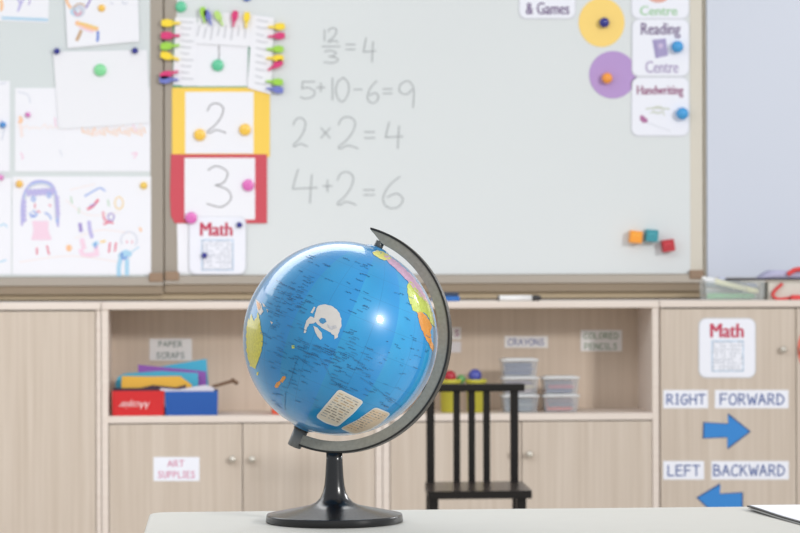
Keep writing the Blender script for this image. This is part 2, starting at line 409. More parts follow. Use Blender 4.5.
def d_mid(s, t):
    o = t+.0008
    scrib(s, 'faint', 1.0, *[[(18+k*6,127+(k%3)),(21+k*6,124+(k%4)*1.5),(23+k*6,129)] for k in range(21)], off=o)
    scrib(s, 'orange', 1.0, *[[(82+k*3.1,128+(k*7%4)),(83+k*3.1,133+(k*5%4))] for k in range(21)], off=o+.0001); scrib(s, 'faint', 3, [(92,129),(96,135),(100,131)], [(20,118),(21,128),(22,136)], off=o+.0001)
    scrib(s, 'orange', 2.4, [(20,117),(22,121),(19,122)], off=o+.0002)
    scrib(s, 'rose', 1.6, [(133,125),(136,131)], [(21,153),(23,157),(22,159)], [(55,118),(56,127)], [(132,154),(137,153),(134,158)], off=o)
    scrib(s, 'pale', .8, [(18,92),(28,95),(30,103)], [(60,150),(62,156)], off=o)
sheet('crayon_drawing', rect(15, 88, 150.2, 171.5), YB, .001, label='faint orange drawing partly covered by the blank sheet', extra=d_mid, cat='drawing')
def d_girl(s, t):
    o = t+.0008
    for k, c in enumerate(('lilac', 'blue', 'pale')):
        scrib(s, c, 2.2, [(22+k,225-k*3),(22+k,205),(25+k,192),(32,183+k*1.5),(41,181+k*1.5),(51-k,184+k),(56-k,194),(58-k,210),(58-k,226-k*4)], off=o+k*.0001)
    scrib(s, 'lilac', 2.4, zig(27,193,54,191,14,3), zig(24,200,24,222,10,1.5), zig(57,196,58,216,10,1.2), off=o+.0003)
    scrib(s, 'blue', 1.6, ring(33.5,199,1.6,2), ring(49,195,1.6,2.5), [(30,213),(33,217),(37,214),(33,211)], [(45,213),(49,215),(51,219)], off=o+.0004)
    scrib(s, 'deep', 2.2, [(31,216),(35,216)], off=o+.0004)
    scrib(s, 'red', 1.2, [(35,204),(35,208)], [(49,205),(51,206)], [(37,211),(40,212)], off=o+.0004)
    for k in range(6): scrib(s, 'rose', 3.2, [(34+k*2.6,222),(35+k*2.4,231),(33+k*3.4,239)], off=o+.0001*k)
    scrib(s, 'red', 1.6, [(37,248),(37,254)], [(47,246),(48,250),(49,254)], off=o)
    scrib(s, 'green', 1.3, [(71,197),(72,203)], [(79,208),(79,213)], [(108,200),(109,206)], off=o); scrib(s, 'gold', 1, ring(119,203,4,6), off=o)
    scrib(s, 'blue', 1.6, [(85,196),(92,192),(100,188),(105,191)], off=o); scrib(s, 'red', 2.6, [(88,209),(93,206),(98,200)], off=o); scrib(s, 'violet', 1.4, [(90,206),(95,204)], off=o+.0002)
    scrib(s, 'violet', 3.4, [(80,224),(81,231)], off=o); scrib(s, 'lilac', 3.4, [(89,222),(90,230),(92,237)], off=o)
    scrib(s, 'violet', 1.3, ring(111,217,3,3.5), off=o); scrib(s, 'red', 1.8, [(103,212),(105,220),(113,223)], [(104,224),(110,222)], off=o)
    scrib(s, 'faint', .8, [(66,200),(88,215),(120,212)], [(75,238),(100,230),(130,233)], [(70,190),(95,184)], [(20,262),(70,256),(120,262)], off=o)
    scrib(s, 'orange', 2.6, ring(69,248,1.5,2), off=o); scrib(s, 'rose', 4.5, [(81,250),(84,255),(97,254)], [(82,240),(84,248)], [(96,246),(97,254)], off=o)
    scrib(s, 'sky', 4.2, [(94,245),(97,243)], off=o+.0002); scrib(s, 'deep', 1.2, [(95,243),(96,248)], off=o+.0003); scrib(s, 'gold', 2, [(101,242),(105,241)], off=o)
    scrib(s, 'red', 1.8, [(110,243),(109,252)], [(116,243),(115,251)], off=o)
    scrib(s, 'pale', 1.1, ring(129,240,8,8,150,400), off=o); scrib(s, 'red', 1, [(127,241),(127,243)], [(132,241),(132,243)], off=o)
    scrib(s, 'sky', 4.2, [(120,256),(125,252),(130,254),(124,257)], [(122,254),(119,266),(119,275)], [(127,260),(127,274)], off=o+.0001)
    scrib(s, 'deep', 1.5, [(122,253),(123,259),(127,257)], off=o+.0004); scrib(s, 'sky', 1, [(130,253),(139,247)], off=o); scrib(s, 'orange', 2, [(140,228),(141,231)], off=o)
sheet('crayon_drawing', rect(12.5, 176.5, 151, 274.4), YB, .001, label='drawing of a purple-haired girl and small figures, bottom sheet', extra=d_girl, cat='drawing')
def d_l1(s, t): scrib(s, 'pale', 1, [(0, 84), (6, 83)], [(1,120),(4,128),(2,140)], off=t+.0008)
sheet('crayon_drawing', rect(-80, 81, 9.8, 171.5), YB, .001, label='mostly hidden sheet at the left picture edge with blue magnet', extra=d_l1, cat='drawing')
def d_l2(s, t): scrib(s, 'sky', 1.2, [(0,226),(4,224),(7,227)], [(0,262),(6,260)], off=t+.0008)
sheet('crayon_drawing', rect(-80, 178, 11.2, 274.2), YB, .001, label='mostly hidden bottom sheet at left edge with pink magnet', extra=d_l2, cat='drawing')

# number cards
M_num = C('number_ink', (120, 118, 122))
def colour_card(x0, y0, x1, y1, ix0, iy0, ix1, iy1, m, dig, box, label, lay, curl=None):
    s = MB(); s.prism(QP(rect(x0, y0, x1, y1) if curl is None else curl, YB), YB-lay-.0008, YB-lay, m)
    s.prism(QP(rect(ix0, iy0, ix1, iy1), YB), YB-lay-.0016, YB-lay-.0008, M_paper)
    if dig: glyph(s, dig, *box, 1.0, YB, lay+.0022, M_num)
    o = s.build('number_card'); tag(o, label, 'card', 'number cards down the board edge'); return o
colour_card(173, 20, 260, 88.5, 182, 22, 248, 86.3, C('green_card', (70, 160, 120)), '1', (216, 40, 222, 66), 'green-edged number card behind the pegged name strips', .0012)
colour_card(172, 87.6, 269.8, 157, 185.3, 92, 253.5, 153.5, C('yellow_card', (246, 207, 88)), '2', (207, 103.5, 226, 133), 'yellow-edged card with number 2', .0030)
colour_card(171, 154.3, 267, 223.3, 184.6, 158, 255, 219.5, C('red_card', (204, 76, 90)), '3', (207, 166, 231, 207), 'red-edged card with number 3 and two pink magnets', .0048,
            curl=[(175, 223.3), (267, 223.3), (267, 154.3), (171, 154.3), (170, 196), (171, 216)])
sheet('plain_sheet', [(178,273),(177,223),(243,221),(243,273)], YB, .0012, label='plain white sheet mostly hidden behind the Math card', cat='paper')

# name strips
M_names = C('pale_name_ink', (196, 198, 206))
def strip(pts, lines_, label, lay):
    s = MB(); s.prism(QP(pts, YB), YB-lay-.0008, YB-lay, M_paper)
    for a, b in lines_: line(s, [a, ((a[0]+b[0])/2, (a[1]+b[1])/2+.4), b], 1.2, YB, lay+.0016, M_names)
    o = s.build('name_strip'); tag(o, label, 'paper', 'strips of pupil names clipped with pegs'); return o
strip([(173,85),(175,17.5),(197,18),(196,86)], [((181, 21.5+k*6.3), (193-(k % 3)*2, 22.5+k*6.3)) for k in range(10)], 'left vertical strip of names with pegs on its left edge', .0050)
strip([(194,43.5),(199,12),(252,14),(251,47)], [((199.5+k*6.6, 26+(k % 2)*2), (197+k*6.8, 36+(k % 3)*2)) for k in range(8)], 'horizontal strip of names with pegs along its top', .0068)
strip([(247.5,88),(252,15),(274,18),(271,94.5)], [((257-k*.2, 20+k*7), (268-(k % 3)*2-k*.2, 21.8+k*7)) for k in range(10)], 'right vertical strip of names with pegs on its right edge', .0086)

# signs with rounded corners
M_red = C('sign_red', (196, 62, 92)); M_mauve = C('sign_mauve', (116, 94, 138)); M_plum = C('sign_plum', (156, 92, 132))
def maze(s, x0, y0, x1, y1, Y, off, frame, inner, seed):
    R = random.Random(seed); n = 9; dx, dy = (x1-x0)/n, (y1-y0)/n
    s.prism(QP(rect(x0, y0, x1, y1), Y), Y-off-.0004, Y-off+.0002, frame)
    s.prism(QP(rect(x0+1, y0+1, x1-1, y1-1), Y), Y-off-.0008, Y-off-.0004, M_card)
    for i in range(n):
        for j in range(n):
            a, b = x0+dx*(i+.5), y0+dy*(j+.5); r = R.random()
            if r < .42: line(s, [(a-dx*.5, b), (a, b+R.uniform(-1, 1)), (a+dx*.5, b)], .75, Y, off+.0012, inner)
            elif r < .85: line(s, [(a, b-dy*.5), (a+R.uniform(-1, 1), b), (a, b+dy*.5)], .75, Y, off+.0012, inner)
M_mf = C('maze_frame_blue', (172, 200, 226)); M_mi = C('maze_lines', (178, 184, 196))
def math_extra(tx, bx, seed, Y):
    def f(s, t):
        text(s, 'Math', *tx, Y, t+.0006, M_red, thick=.65)
        maze(s, *bx, Y, t+.0005, M_mf, M_mi, seed)
    return f
sheet('math_sign', rrect(189.5, 217.0, 245.5, 273.8, 7), YB, .0075, M_card, 'rounded Math sign under the red number card', 'sign',
      under=rrect(188.8, 216.5, 246.2, 274.5, 7), extra=math_extra((200.5, 222.5, 232, 236), (201.5, 239.5, 233.5, 270.5), 3, YB))
sheet('games_sign', rrect(519.5, -40, 575, 18.3, 7), YB, .002, M_card, 'rounded & Games sign at the top edge', 'sign',
      under=rrect(518.7, -40, 575.8, 19.3, 7), extra=lambda s, t: text(s, '& Games', 526, 2.5, 569, 14.5, YB, t+.0006, M_mauve, thick=.35))
def centre_top(s, t):
    text(s, 'Centre', 640, 6, 677, 15.5, YB, t+.0006, C('sign_green', (166, 208, 168)), thick=.4)
    s.prism(QP(ring(658, -3, 10, 5.8)[:-1][::-1], YB), YB-t-.0012, YB-t-.0002, C('sign_salmon', (228, 172, 160)))
sheet('centre_sign', rrect(631.8, -40, 688.5, 18.3, 7), YB, .002, M_card, 'topmost rounded sign with green Centre, above Reading Centre', 'sign',
      under=rrect(631, -40, 689.2, 19.3, 7), extra=centre_top)
def reading(s, t):
    text(s, 'Reading', 641, 23, 680, 38.5, YB, t+.0006, M_mauve, thick=.35)
    text(s, 'Centre', 645.5, 61, 678, 73, YB, t+.0006, C('sign_pale_mauve', (178, 166, 200)), thick=.35)
    s.prism(QP([(655.5,58.5),(652,40),(665.5,38.5),(668,55.5)], YB), YB-t-.0012, YB-t-.0002, C('book_lilac', (166, 156, 200)))
    s.prism(QP([(656,58),(654,41),(654.8,41),(656.8,58)], YB), YB-t-.0016, YB-t-.001, C('book_spine', (140, 128, 180)))
    s.prism(QP(ring(660.5, 46, 2.6, 2.6)[:-1][::-1], YB), YB-t-.0018, YB-t-.001, C('book_spot', (205, 190, 222)))
sheet('reading_centre_sign', rrect(632.3, 19.6, 688.5, 76, 7), YB, .0036, M_card, 'rounded Reading Centre sign with a lilac book', 'sign',
      under=rrect(631.5, 19, 689.2, 77, 7), extra=reading)
def handw(s, t):
    text(s, 'Handwriting', 637, 85.5, 683, 97.5, YB, t+.0006, M_plum, thick=.35)
    g = C('sign_sage', (200, 206, 190))
    line(s, [(646,109),(656,108),(669,109)], 1.4, YB, t+.0008, g); line(s, ring(658,110,5,3.5), .9, YB, t+.0010, g); line(s, [(650,113),(662,112),(664,116)], .8, YB, t+.0009, g)
    s.prism(QP([(639.8,116),(642,115),(647.6,119.5),(647,122.6),(643,123),(640,120)], YB), YB-t-.0012, YB-t-.0002, C('pen_plum', (176, 112, 158)))
    line(s, [(647,122),(658,127),(670,131)], .6, YB, t+.0009, C('sign_line', (210, 214, 224)), smooth=False)
sheet('handwriting_sign', rrect(631.8, 77.6, 688.5, 135.5, 7), YB, .0020, M_card, 'rounded Handwriting sign, lowest of the three stacked', 'sign',
      under=rrect(631, 77, 689.2, 136.5, 7), extra=handw)
sheet('paper_disc', ring(601.5, 22.5, 23, 24.5, n=40)[:-1][::-1], YB, .001, C('yellow_disc', (250, 215, 122)), 'yellow paper disc with a navy magnet', 'paper disc')
sheet('paper_disc', ring(612.8, 74.8, 23.7, 23.7, n=40)[:-1][::-1], YB, .001, C('purple_disc', (182, 150, 208)), 'purple paper disc with an orange magnet', 'paper disc')
# signs on the cabinets
sheet('math_sign', rrect(699.5, 319, 754.7, 377, 7), YF-.002, .002, M_card, 'rounded Math sign on the right cabinet door', 'sign',
      under=rrect(698.5, 318, 755.7, 378, 7.5), extra=math_extra((710.5, 323.5, 743, 337.5), (711.5, 340.5, 743.5, 371.5), 5, YF-.002))
M_dblue = C('sign_dark_blue', (66, 92, 158))
YD = YF-.002
def word_sign(name, x0, y0, x1, y1, rows, m, label, Y=YD, card=M_card, wpx=1.5):
    def f(s, t):
        for txt, a, b, c, d in rows: caps(s, txt, a, b, c, d, wpx, Y, t+.0008, m)
    sheet(name, rect(x0, y0, x1, y1), Y, .0005, card, label, 'sign', extra=f)
word_sign('right_sign', 663.3, 390, 708, 408.3, [('RIGHT', 666.5, 394.5, 705, 404)], M_dblue, 'white word sign reading RIGHT')
word_sign('forward_sign', 714.8, 390, 788.5, 408.3, [('FORWARD', 720, 394, 784, 404.5)], M_dblue, 'white word sign reading FORWARD')
word_sign('left_sign', 663.2, 461, 704, 479.6, [('LEFT', 667.5, 465.5, 699.5, 475.5)], M_dblue, 'white word sign reading LEFT')
word_sign('backward_sign', 711.3, 461, 788.8, 479.6, [('BACKWARD', 713.5, 465, 784.5, 475.5)], M_dblue, 'white word sign reading BACKWARD')
word_sign('art_supplies_sign', 153.5, 457, 199.5, 481, [('ART', 168, 460.5, 184, 466.5), ('SUPPLIES', 158, 471.5, 195, 477.5)], C('sign_pink', (216, 150, 178)), 'white door sign reading ART SUPPLIES in pink', wpx=1.1)
YC = YI-.001
word_sign('paper_scraps_sign', 149.5, 338.5, 192, 360.5, [('PAPER', 158.5, 341.5, 182, 346.5), ('SCRAPS', 156.5, 352.5, 184.5, 358)], C('sign_grey_green', (140, 152, 148)), 'shelf sign reading PAPER SCRAPS inside the left cubby', YC, M_cardS, 1.0)
word_sign('crayons_sign', 504.5, 336, 548, 347.8, [('CRAYONS', 508, 339, 544, 345)], C('sign_blue_grey', (128, 134, 176)), 'shelf sign reading CRAYONS above the stacked tubs', YC, M_cardS, 1.0)
word_sign('colored_pencils_sign', 580.5, 330, 622, 351.3, [('COLORED', 584, 332.8, 618.5, 338.5), ('PENCILS', 584.5, 343.5, 617, 349)], C('sign_sage_ink', (142, 164, 140)), 'shelf sign reading COLORED PENCILS', YC, M_cardS, 1.0)
word_sign('shelf_sign', 424, 327, 461, 339.5, [('S', 455, 330, 459, 336)], C('sign_dull_rose', (176, 130, 160)), 'white shelf sign half hidden behind the globe arm, upper one', YC, M_cardS, 1.2)
sheet('shelf_sign', rect(424, 341.5, 461, 352.5), YC, .0005, mat('shelf_label_card2', (224, 220, 224), .6), 'blank white shelf sign half hidden behind the globe arm, lower one', 'sign')
def arrow(pts, label):
    s = MB(); s.prism(QP(pts, YD), YD-.0015, YD-.0004, C('arrow_edge', (58, 84, 130)))
    cx = sum(p[0] for p in pts)/len(pts); cy = sum(p[1] for p in pts)/len(pts)
    s.prism(QP([(cx+(x-cx)*.93, cy+(y-cy)*.90) for x, y in pts], YD), YD-.0021, YD-.0014, C('arrow_blue', (46, 132, 208)))
    tag(s.build('arrow_sign'), label, 'arrow sign', 'blue arrows on the right cabinet')
arrow([(702.5,438.5),(703,422),(728.5,423.5),(728,413),(751,431.5),(727.5,449.5),(727.5,437.5)], 'blue paper arrow pointing right under FORWARD')
arrow([(696,497.5),(720,483),(719.5,493.5),(743,492),(743,511),(719,510),(720,520)], 'blue paper arrow pointing left under BACKWARD')
sheet('red_sticker', ring(808, 349, 10.5, 20, n=30)[:-1][::-1], YD, .0005, C('sticker_red', (222, 110, 92)), 'red oval sticker cut off at the right picture edge', 'sticker')

# ------------------------------------------------------------------ magnets
def ball_magnet(px, py, rpx, rgb, label, lay=.009, cat='magnet', ball=True):
    x, z = P(px, py, YB); r = rpx/(F/YB); m = mat('magnet_%d_%d_%d' % rgb, rgb, .25, coat=.3)
    n = 10; s = MB(); y = YB-lay
    if ball:
        s.lathe([(r*math.sin(math.pi*k/n), r*.9-r*.9*math.cos(math.pi*k/n)) for k in range(n+1)], (x, y+.002, z), (0, -1, 0), 20, m)
    else:
        s.lathe([(0, -.003), (r, -.003), (r, r*.3), (r*.93, r*.48), (r*.75, r*.58), (0, r*.6)], (x, y, z), (0, -1, 0), 24, m)
    tag(s.build('magnet'), label, cat, 'round magnets on the boards')
navy, lblue, mint, pk, yl, org_ = (38, 44, 140), (66, 160, 224), (96, 200, 156), (222, 110, 188), (246, 200, 76), (250, 160, 60)
ball_magnet(57, 51.5, 3.2, navy, 'navy magnet on the top left corner of the blank sheet', .006)
ball_magnet(135, 51, 3.2, navy, 'navy magnet on the top right corner of the blank sheet', .006)
ball_magnet(100.3, 70.3, 6.2, (132, 218, 156), 'pale green magnet on the blank sheet', .0055, ball=False)
ball_magnet(101.8, 8.3, 3.6, (246, 198, 90), 'yellow magnet beside the dancing figure drawing', .0078, ball=False)
ball_magnet(3, 125, 3.2, (70, 140, 210), 'blue magnet on the sheet at the left picture edge', .003)
ball_magnet(28, 114.8, 2.6, (214, 120, 190), 'small pink magnet left of the blank sheet', .003)
ball_magnet(1, 177.5, 3, (222, 140, 200), 'pink magnet cut off at the left picture edge', .003)
ball_magnet(19.5, 184, 3.7, (236, 188, 92), 'orange magnet on top left corner of the girl drawing', .003, ball=False)
ball_magnet(143.8, 185.5, 3.7, (236, 200, 96), 'yellow magnet on top right corner of the girl drawing', .003, ball=False)
ball_magnet(181, 7, 5.6, mint, 'mint green magnet above the pegged name strips', .001, ball=False)
ball_magnet(247, -3.6, 5, (70, 110, 200), 'blue magnet cut off at the top above the name strips', .002, ball=False)
ball_magnet(217.8, 65.5, 6, mint, 'mint green magnet on the number 1 stroke', .003, ball=False)
ball_magnet(199.8, 135, 6, yl, 'yellow magnet left of the number 2', .005, ball=False)
ball_magnet(245, 129.8, 6, yl, 'yellow magnet right of the number 2', .005, ball=False)
ball_magnet(248.2, 185.3, 6, pk, 'pink magnet right of the number 3', .007, ball=False)
ball_magnet(191.2, 218, 6, pk, 'pink magnet at the bottom left of the red number card', .010, ball=False)
ball_magnet(239.3, 225, 3, navy, 'navy magnet on the top right of the Math sign', .0095)
ball_magnet(204.4, 255.6, 3, navy, 'navy magnet on the patterned square of the Math sign', .011)
ball_magnet(603.6, 23, 5.2, navy, 'navy magnet on the yellow paper disc', .0022)
ball_magnet(606.4, 78.5, 5.6, org_, 'orange magnet on the purple paper disc', .0022)
ball_magnet(676.3, 47.3, 6.2, lblue, 'bright blue magnet on the Reading Centre sign', .0048)
ball_magnet(681.3, 114, 6.4, lblue, 'bright blue magnet on the Handwriting sign', .0034)
def cube_magnet(px, py, rgb, rot, label):
    x, z = P(px, py, YB); h = 6/(F/YB); m = mat('cube_%d_%d_%d' % rgb, rgb, .4); m2 = mat('cubemark_%d' % rgb[0], tuple(min(255, c+40) for c in rgb), .5)
    s = MB().box(-h, h, -2*h, 0, -h, h, m)
    for k in (-1, 1): s.box(k*h*.4-h*.12, k*h*.4+h*.12, -2*h-.0005, -2*h+.001, h*.1, h*.45, m2)
    s.box(-h*.5, h*.5, -2*h-.0005, -2*h+.001, h*.32, h*.45, m2)
    o = s.build('cube_magnet', bevel=.003, origin=(0, 0, 0)); o.location = (x, YB-.0005, z); o.rotation_euler = (0, math.radians(rot), 0)
    tag(o, label, 'magnet', 'square cube magnets')
cube_magnet(634.5, 237, (248, 160, 48), 6, 'orange cube magnet, left of three')
cube_magnet(650.3, 235.8, (52, 146, 160), 4, 'teal cube magnet between the orange and red ones')
cube_magnet(666.7, 245.6, (186, 40, 52), -8, 'red cube magnet, lowest of three')

# ------------------------------------------------------------------ clothes pegs
def make_peg():
    r = empty('clothes_peg', (0, 0, 0)); m = mat('peg_plastic', (240, 210, 50), .4)
    pr = [(0, .003), (.022, .004), (.034, .0095), (.052, .0125), (.072, .009), (.074, .006)]
    out = [(-x, z) for x, z in pr]+[(-x, -z) for x, z in pr[::-1]]
    for y0, y1 in ((-.0085, -.0035), (.001, .005)):
        MB().prism(out, y0, y1, m).build('jaw', r, .001)
    MB().tube([(-.030, -.008, -.006), (-.030, -.0095, 0), (-.030, -.008, .006), (-.032, .0015, .007)], .0012, mat('spring_steel', (170, 170, 170), .3, metal=1), 6).build('spring', r)
    return r
peg0 = make_peg(); pegs = [0]
pc = {'yellow': (248, 218, 50), 'pink': (216, 52, 118), 'green': (158, 212, 70), 'blue': (112, 122, 200), 'pale green': (186, 222, 120)}
def peg(tx, ty, ang, c, label, k=1.0):       # tip position and direction tip->tail in degrees (picture, y down)
    x, z = P(tx, ty, YB)
    o = peg0 if pegs[0] == 0 else dup(peg0, (0, 0, 0)); pegs[0] += 1
    o.location = (x, YB-.0145, z); o.rotation_euler = (0, math.radians(ang)+math.pi, 0)
    o.scale = (k, 1, k*1.25)
    m = mat('peg_'+c.replace(' ', '_'), pc[c], .4)
    for ch in o.children:
        if ch.name.startswith('jaw'): setmat(ch, m)
    tag(o, label, 'clothes peg', 'coloured clothes pegs around the name strips')
# angle: 0 = tail to the right, 90 = tail down, -90 = tail up, 180 = tail to the left
for i, (x, y, a, c, n_) in enumerate([(180.5,23.5,180,'yellow','topmost'),(180,36,180,'pink','second from top'),(179.5,45.5,175,'green','third from top'),(179,60,197,'yellow','fourth from top'),(178.5,71.5,163,'pink','second from bottom'),(178.5,80,180,'blue','lowest')]):
    peg(x, y, a, c, '%s clothes peg on the left name strip, %s' % (c, n_), .95)
for i, (x, y, a, c, n_) in enumerate([(204.5,23.5,-97,'green','leftmost'),(211.5,25.5,-112,'blue','next to the leftmost'),(222.8,26,-116,'pale green','in the middle'),(233,27,-80,'pink','next to the yellow one'),(245.8,28.5,-85,'yellow','rightmost')]):
    peg(x, y, a, c, '%s clothes peg along the top name strip, %s' % (c, n_), .8)
for i, (x, y, a, c, n_) in enumerate([(268,27.5,-3,'yellow','topmost'),(268,37,-4,'pink','second from top'),(266.5,49.5,0,'green','third from top'),(266.5,58.5,0,'yellow','fourth from top'),(268,70.5,-32,'pink','tilted upwards'),(266,81.5,4,'green','second from bottom'),(266.5,88.5,8,'blue','lowest')]):
    peg(x, y, a, c, '%s clothes peg on the right name strip, %s' % (c, n_), .85)

# ------------------------------------------------------------------ things on top of the cabinets
def pen(name, p0, p1, r, mb_, mc, label, cat, group=None, cap=.28, ends=True):
    p0, p1 = Vector(p0), Vector(p1); d = p1-p0; L = d.length; root = empty(name, tuple(p0-Vector((0, 0, 0)))); tag(root, label, cat, group)
    MB().lathe([(0, 0), (r*.85, 0), (r, L*.02), (r, L*(1-cap)), (0, L*(1-cap))], p0, d, 14, mb_).build('barrel', root)
    MB().lathe([(r*1.05, L*(1-cap)), (r*1.08, L*.9), (r*.7, L*.985), (0, L)], p0, d, 14, mc).build('cap', root)
    return root
ym = YF+.035; xk, _ = P(497.5, 297, ym); xk2, _ = P(541.5, 297, ym); rr = .0103
mk = pen('marker_pen', (xk, ym, z_top+rr), (xk2, ym, z_top+rr), rr, mat('marker_white', (236, 236, 236), .35), mat('marker_black', (48, 46, 46), .4), 'white and black marker pen lying on the cabinet top', 'marker pen', cap=.22)
MB().lathe([(0, -.0005), (rr*1.02, -.0005), (rr*1.02, .006), (0, .006)], (xk, ym, z_top+rr), (1, 0, 0), 14, MATS['marker_black']).build('end_plug', mk)
xa, _ = P(440, 296, ym); xb, _ = P(459.5, 296, ym)
er = empty('board_eraser', ((xa+xb)/2, ym, z_top)); tag(er, 'blue board eraser on the cabinet top beside the globe arm', 'eraser')
MB().box(xa-.03, xb, ym-.02, ym+.03, z_top, z_top+.018, mat('eraser_blue', (44, 112, 190), .5)).build('eraser_body', er, .004)
MB().box(xa-.028, xb-.004, ym-.018, ym+.028, z_top+.018, z_top+.032, mat('eraser_felt', (62, 74, 96), .9)).build('felt_pad', er, .003)

M_clear = mat('clear_plastic', (232, 238, 238), .15, alpha=.22)
M_lid = mat('frosted_lid', (236, 238, 240), .4, alpha=.8)
ybx = YF+.06
def clear_box(x0, x1, y0, y1, z0, z1, m, t=.003, taper=0):
    s = MB(); k = taper
    def fr(a, z): return [(x0-a*1, y0-a, z), (x1+a, y0-a, z), (x1+a, y1+a, z), (x0-a, y1+a, z)]
    vs = fr(-k, z0)+fr(0, z1)+fr(-t, z1)+fr(-k-t, z0+t)
    fs = [(3,2,1,0), (12,13,14,15)]
    for i in range(4):
        j = (i+1) % 4
        fs += [(i, j, 4+j, 4+i), (4+i, 4+j, 8+j, 8+i), (8+i, 8+j, 12+j, 12+i)]
    s.add(vs, fs, m); return s
xA, _ = P(705.5, 298, ybx); xB, _ = P(765.5, 298, ybx); zB = P(735, 280.5, ybx)[1]
s = clear_box(xA, xB, ybx, ybx+.13, z_top+.0005, zB, M_clear, taper=.004)
tag(s.build('pen_box'), 'clear plastic box full of pens on the right cabinet top', 'box')
H = zB-z_top; G = 'pens lying in the clear box'
pens = [(.01, .02, .014, .19, .03, .014, (96, 178, 112), (70, 150, 90), 'green pen at the bottom of the clear box', .011),
        (.02, .05, .016, .20, .06, .013, (92, 170, 116), (220, 222, 214), 'green pen with white cap in the clear box', .010),
        (.012, .045, .058, .150, .05, .034, (118, 134, 146), (86, 100, 112), 'dark grey pen slanting in the clear box', .009),
        (.010, .075, .074, .165, .08, .034, (236, 236, 238), (226, 226, 216), 'white pen slanting at the back of the clear box', .009),
        (.040, .020, .068, .200, .022, .030, (232, 230, 190), (226, 222, 170), 'cream pen slanting in the clear box', .010),
        (.060, .062, .078, .205, .062, .050, (200, 204, 226), (160, 170, 214), 'pale lilac pen in the clear box', .008),
        (.006, .098, .078, .10, .098, .066, (246, 246, 244), (120, 80, 60), 'white pen with brown tip poking out of the clear box', .009),
        (.02, .115, .03, .18, .115, .02, (206, 214, 214), (150, 160, 168), 'light grey pen at the back of the clear box', .010)]
for a, b, c, d, e, f_, col, cap_, lab, r in pens:
    pen('pen', (xA+a, ybx+b, z_top+c), (xA+d, ybx+e, z_top+f_), r, mat('pen_%d%d%d' % col, col, .4), mat('pencap_%d%d%d' % cap_, cap_, .4), lab, 'pen', G)
# stack to the right
x0, _ = P(769.5, 298, ybx); x1 = x0+.26; zc = P(785, 282.5, ybx)[1]
s = MB().box(x0, x1, ybx+.02, ybx+.17, z_top+.0005, zc, mat('off_white_board', (216, 213, 203), .7))
tag(s.build('cardboard_box', bevel=.002), 'off-white box under the black folder at the right edge', 'box')
xf0, _ = P(728, 280, ybx)
zf = max(zc, zB)+.0008
s = MB().box(xf0, x1+.03, ybx+.01, ybx+.16, zf, zf+.007, mat('folder_black', (44, 42, 54), .5))
tag(s.build('folder', bevel=.002), 'thin black folder lying across the clear box', 'folder')
s = MB(); n = 14; vs = []
xp0, _ = P(764, 276, ybx)
for i in range(n+1):
    t = i/n; zz = zf+.0075+(.030)*math.sin(min(1, t*3.5)*math.pi/2)-.004*t
    for yy in (ybx+.015, ybx+.155): vs += [(xp0+.2*t, yy, zf+.0073), (xp0+.2*t, yy, zz)]
fs = []
for i in range(n):
    a, b = 4*i, 4*i+4
    fs += [(a, b, b+1, a+1), (a+1, b+1, b+3, a+3), (a+3, b+3, b+2, a+2), (a+2, b+2, b, a)]
fs += [(0, 1, 3, 2), (4*n, 4*n+2, 4*n+3, 4*n+1)]
s.add(vs, fs, mat('lilac_paper', (186, 184, 214), .7), True)
tag(s.build('paper_stack'), 'lilac papers resting on the black folder', 'paper')
zz = zf+.031
def strap(pts, wd, m, yv):
    s = MB(); pts = [Vector(p) for p in smooth_line(pts)]; vs = []
    for i, p in enumerate(pts):
        t = (pts[min(i+1, len(pts)-1)]-pts[max(i-1, 0)]).normalized(); nn = Vector((-t.y, t.x))*wd/2
        for yy in (yv, yv+.012): vs += [(p.x+nn.x, yy, p.y+nn.y), (p.x-nn.x, yy, p.y-nn.y)]
    fs = []
    for i in range(len(pts)-1):
        a, b = 4*i, 4*i+4
        fs += [(a, a+1, b+1, b), (a+2, b+2, b+3, a+3), (a, b, b+2, a+2), (a+1, a+3, b+3, b+1)]
    fs += [(0, 2, 3, 1), (len(vs)-4, len(vs)-3, len(vs)-1, len(vs)-2)]
    return s.add(vs, fs, m, True)
M_strap = mat('red_plastic', (222, 70, 70), .4)
s = strap(QP([(788,274.5),(794,270.5),(800,269),(812,269)], ybx), .016, M_strap, ybx+.0)
tag(s.build('ribbon'), 'red ribbon on top of the lilac papers', 'ribbon')
s = strap(QP([(783,283.5),(777,289),(773.5,293.5),(774.5,297),(779,299),(788,298.3),(796,296.5),(810,297)], ybx), .010, M_strap, ybx+.004)
s.box(P(791,298,ybx)[0], P(820,298,ybx)[0], ybx-.015, ybx+.003, z_top+.001, z_top+.018, M_strap)
tag(s.build('red_strap'), 'red looped strap in front of the off-white box', 'strap')

# ------------------------------------------------------------------ left cubby
ys = YF+.03
def open_box(name, px0, px1, ptop, m, label, y0, y1):
    x0, x1 = P(px0, 405, y0)[0], P(px1, 405, y0)[0]; z1 = P(px0, ptop, y0)[1]
    s = clear_box(x0, x1, y0, y1, z_shelf+.0005, z1, m, t=.004, taper=.002)
    return s, x0, x1, z1
s, x0, x1, z1 = open_box('card_box', 112, 164.3, 391, C('box_red', (206, 34, 38), .45), '', ys, ys+.16)
text(s, 'AAcopier', 119, 399.5, 150, 409, ys, .0012, C('box_white_print', (240, 215, 215)), bold=0, flip=True, shear=.3)
tag(s.build('card_box'), 'red box with upside-down white lettering in the left cubby', 'box')
s, bx0, bx1, bz1 = open_box('plastic_bin', 165.2, 218, 391.5, mat('bin_blue', (32, 90, 172), .4), '', ys, ys+.16)
for k in range(15): s.box(bx0+.006+k*.0125, bx0+.009+k*.0125, ys-.001, ys+.003, z_shelf+.006, bz1-.006, MATS['bin_blue'])
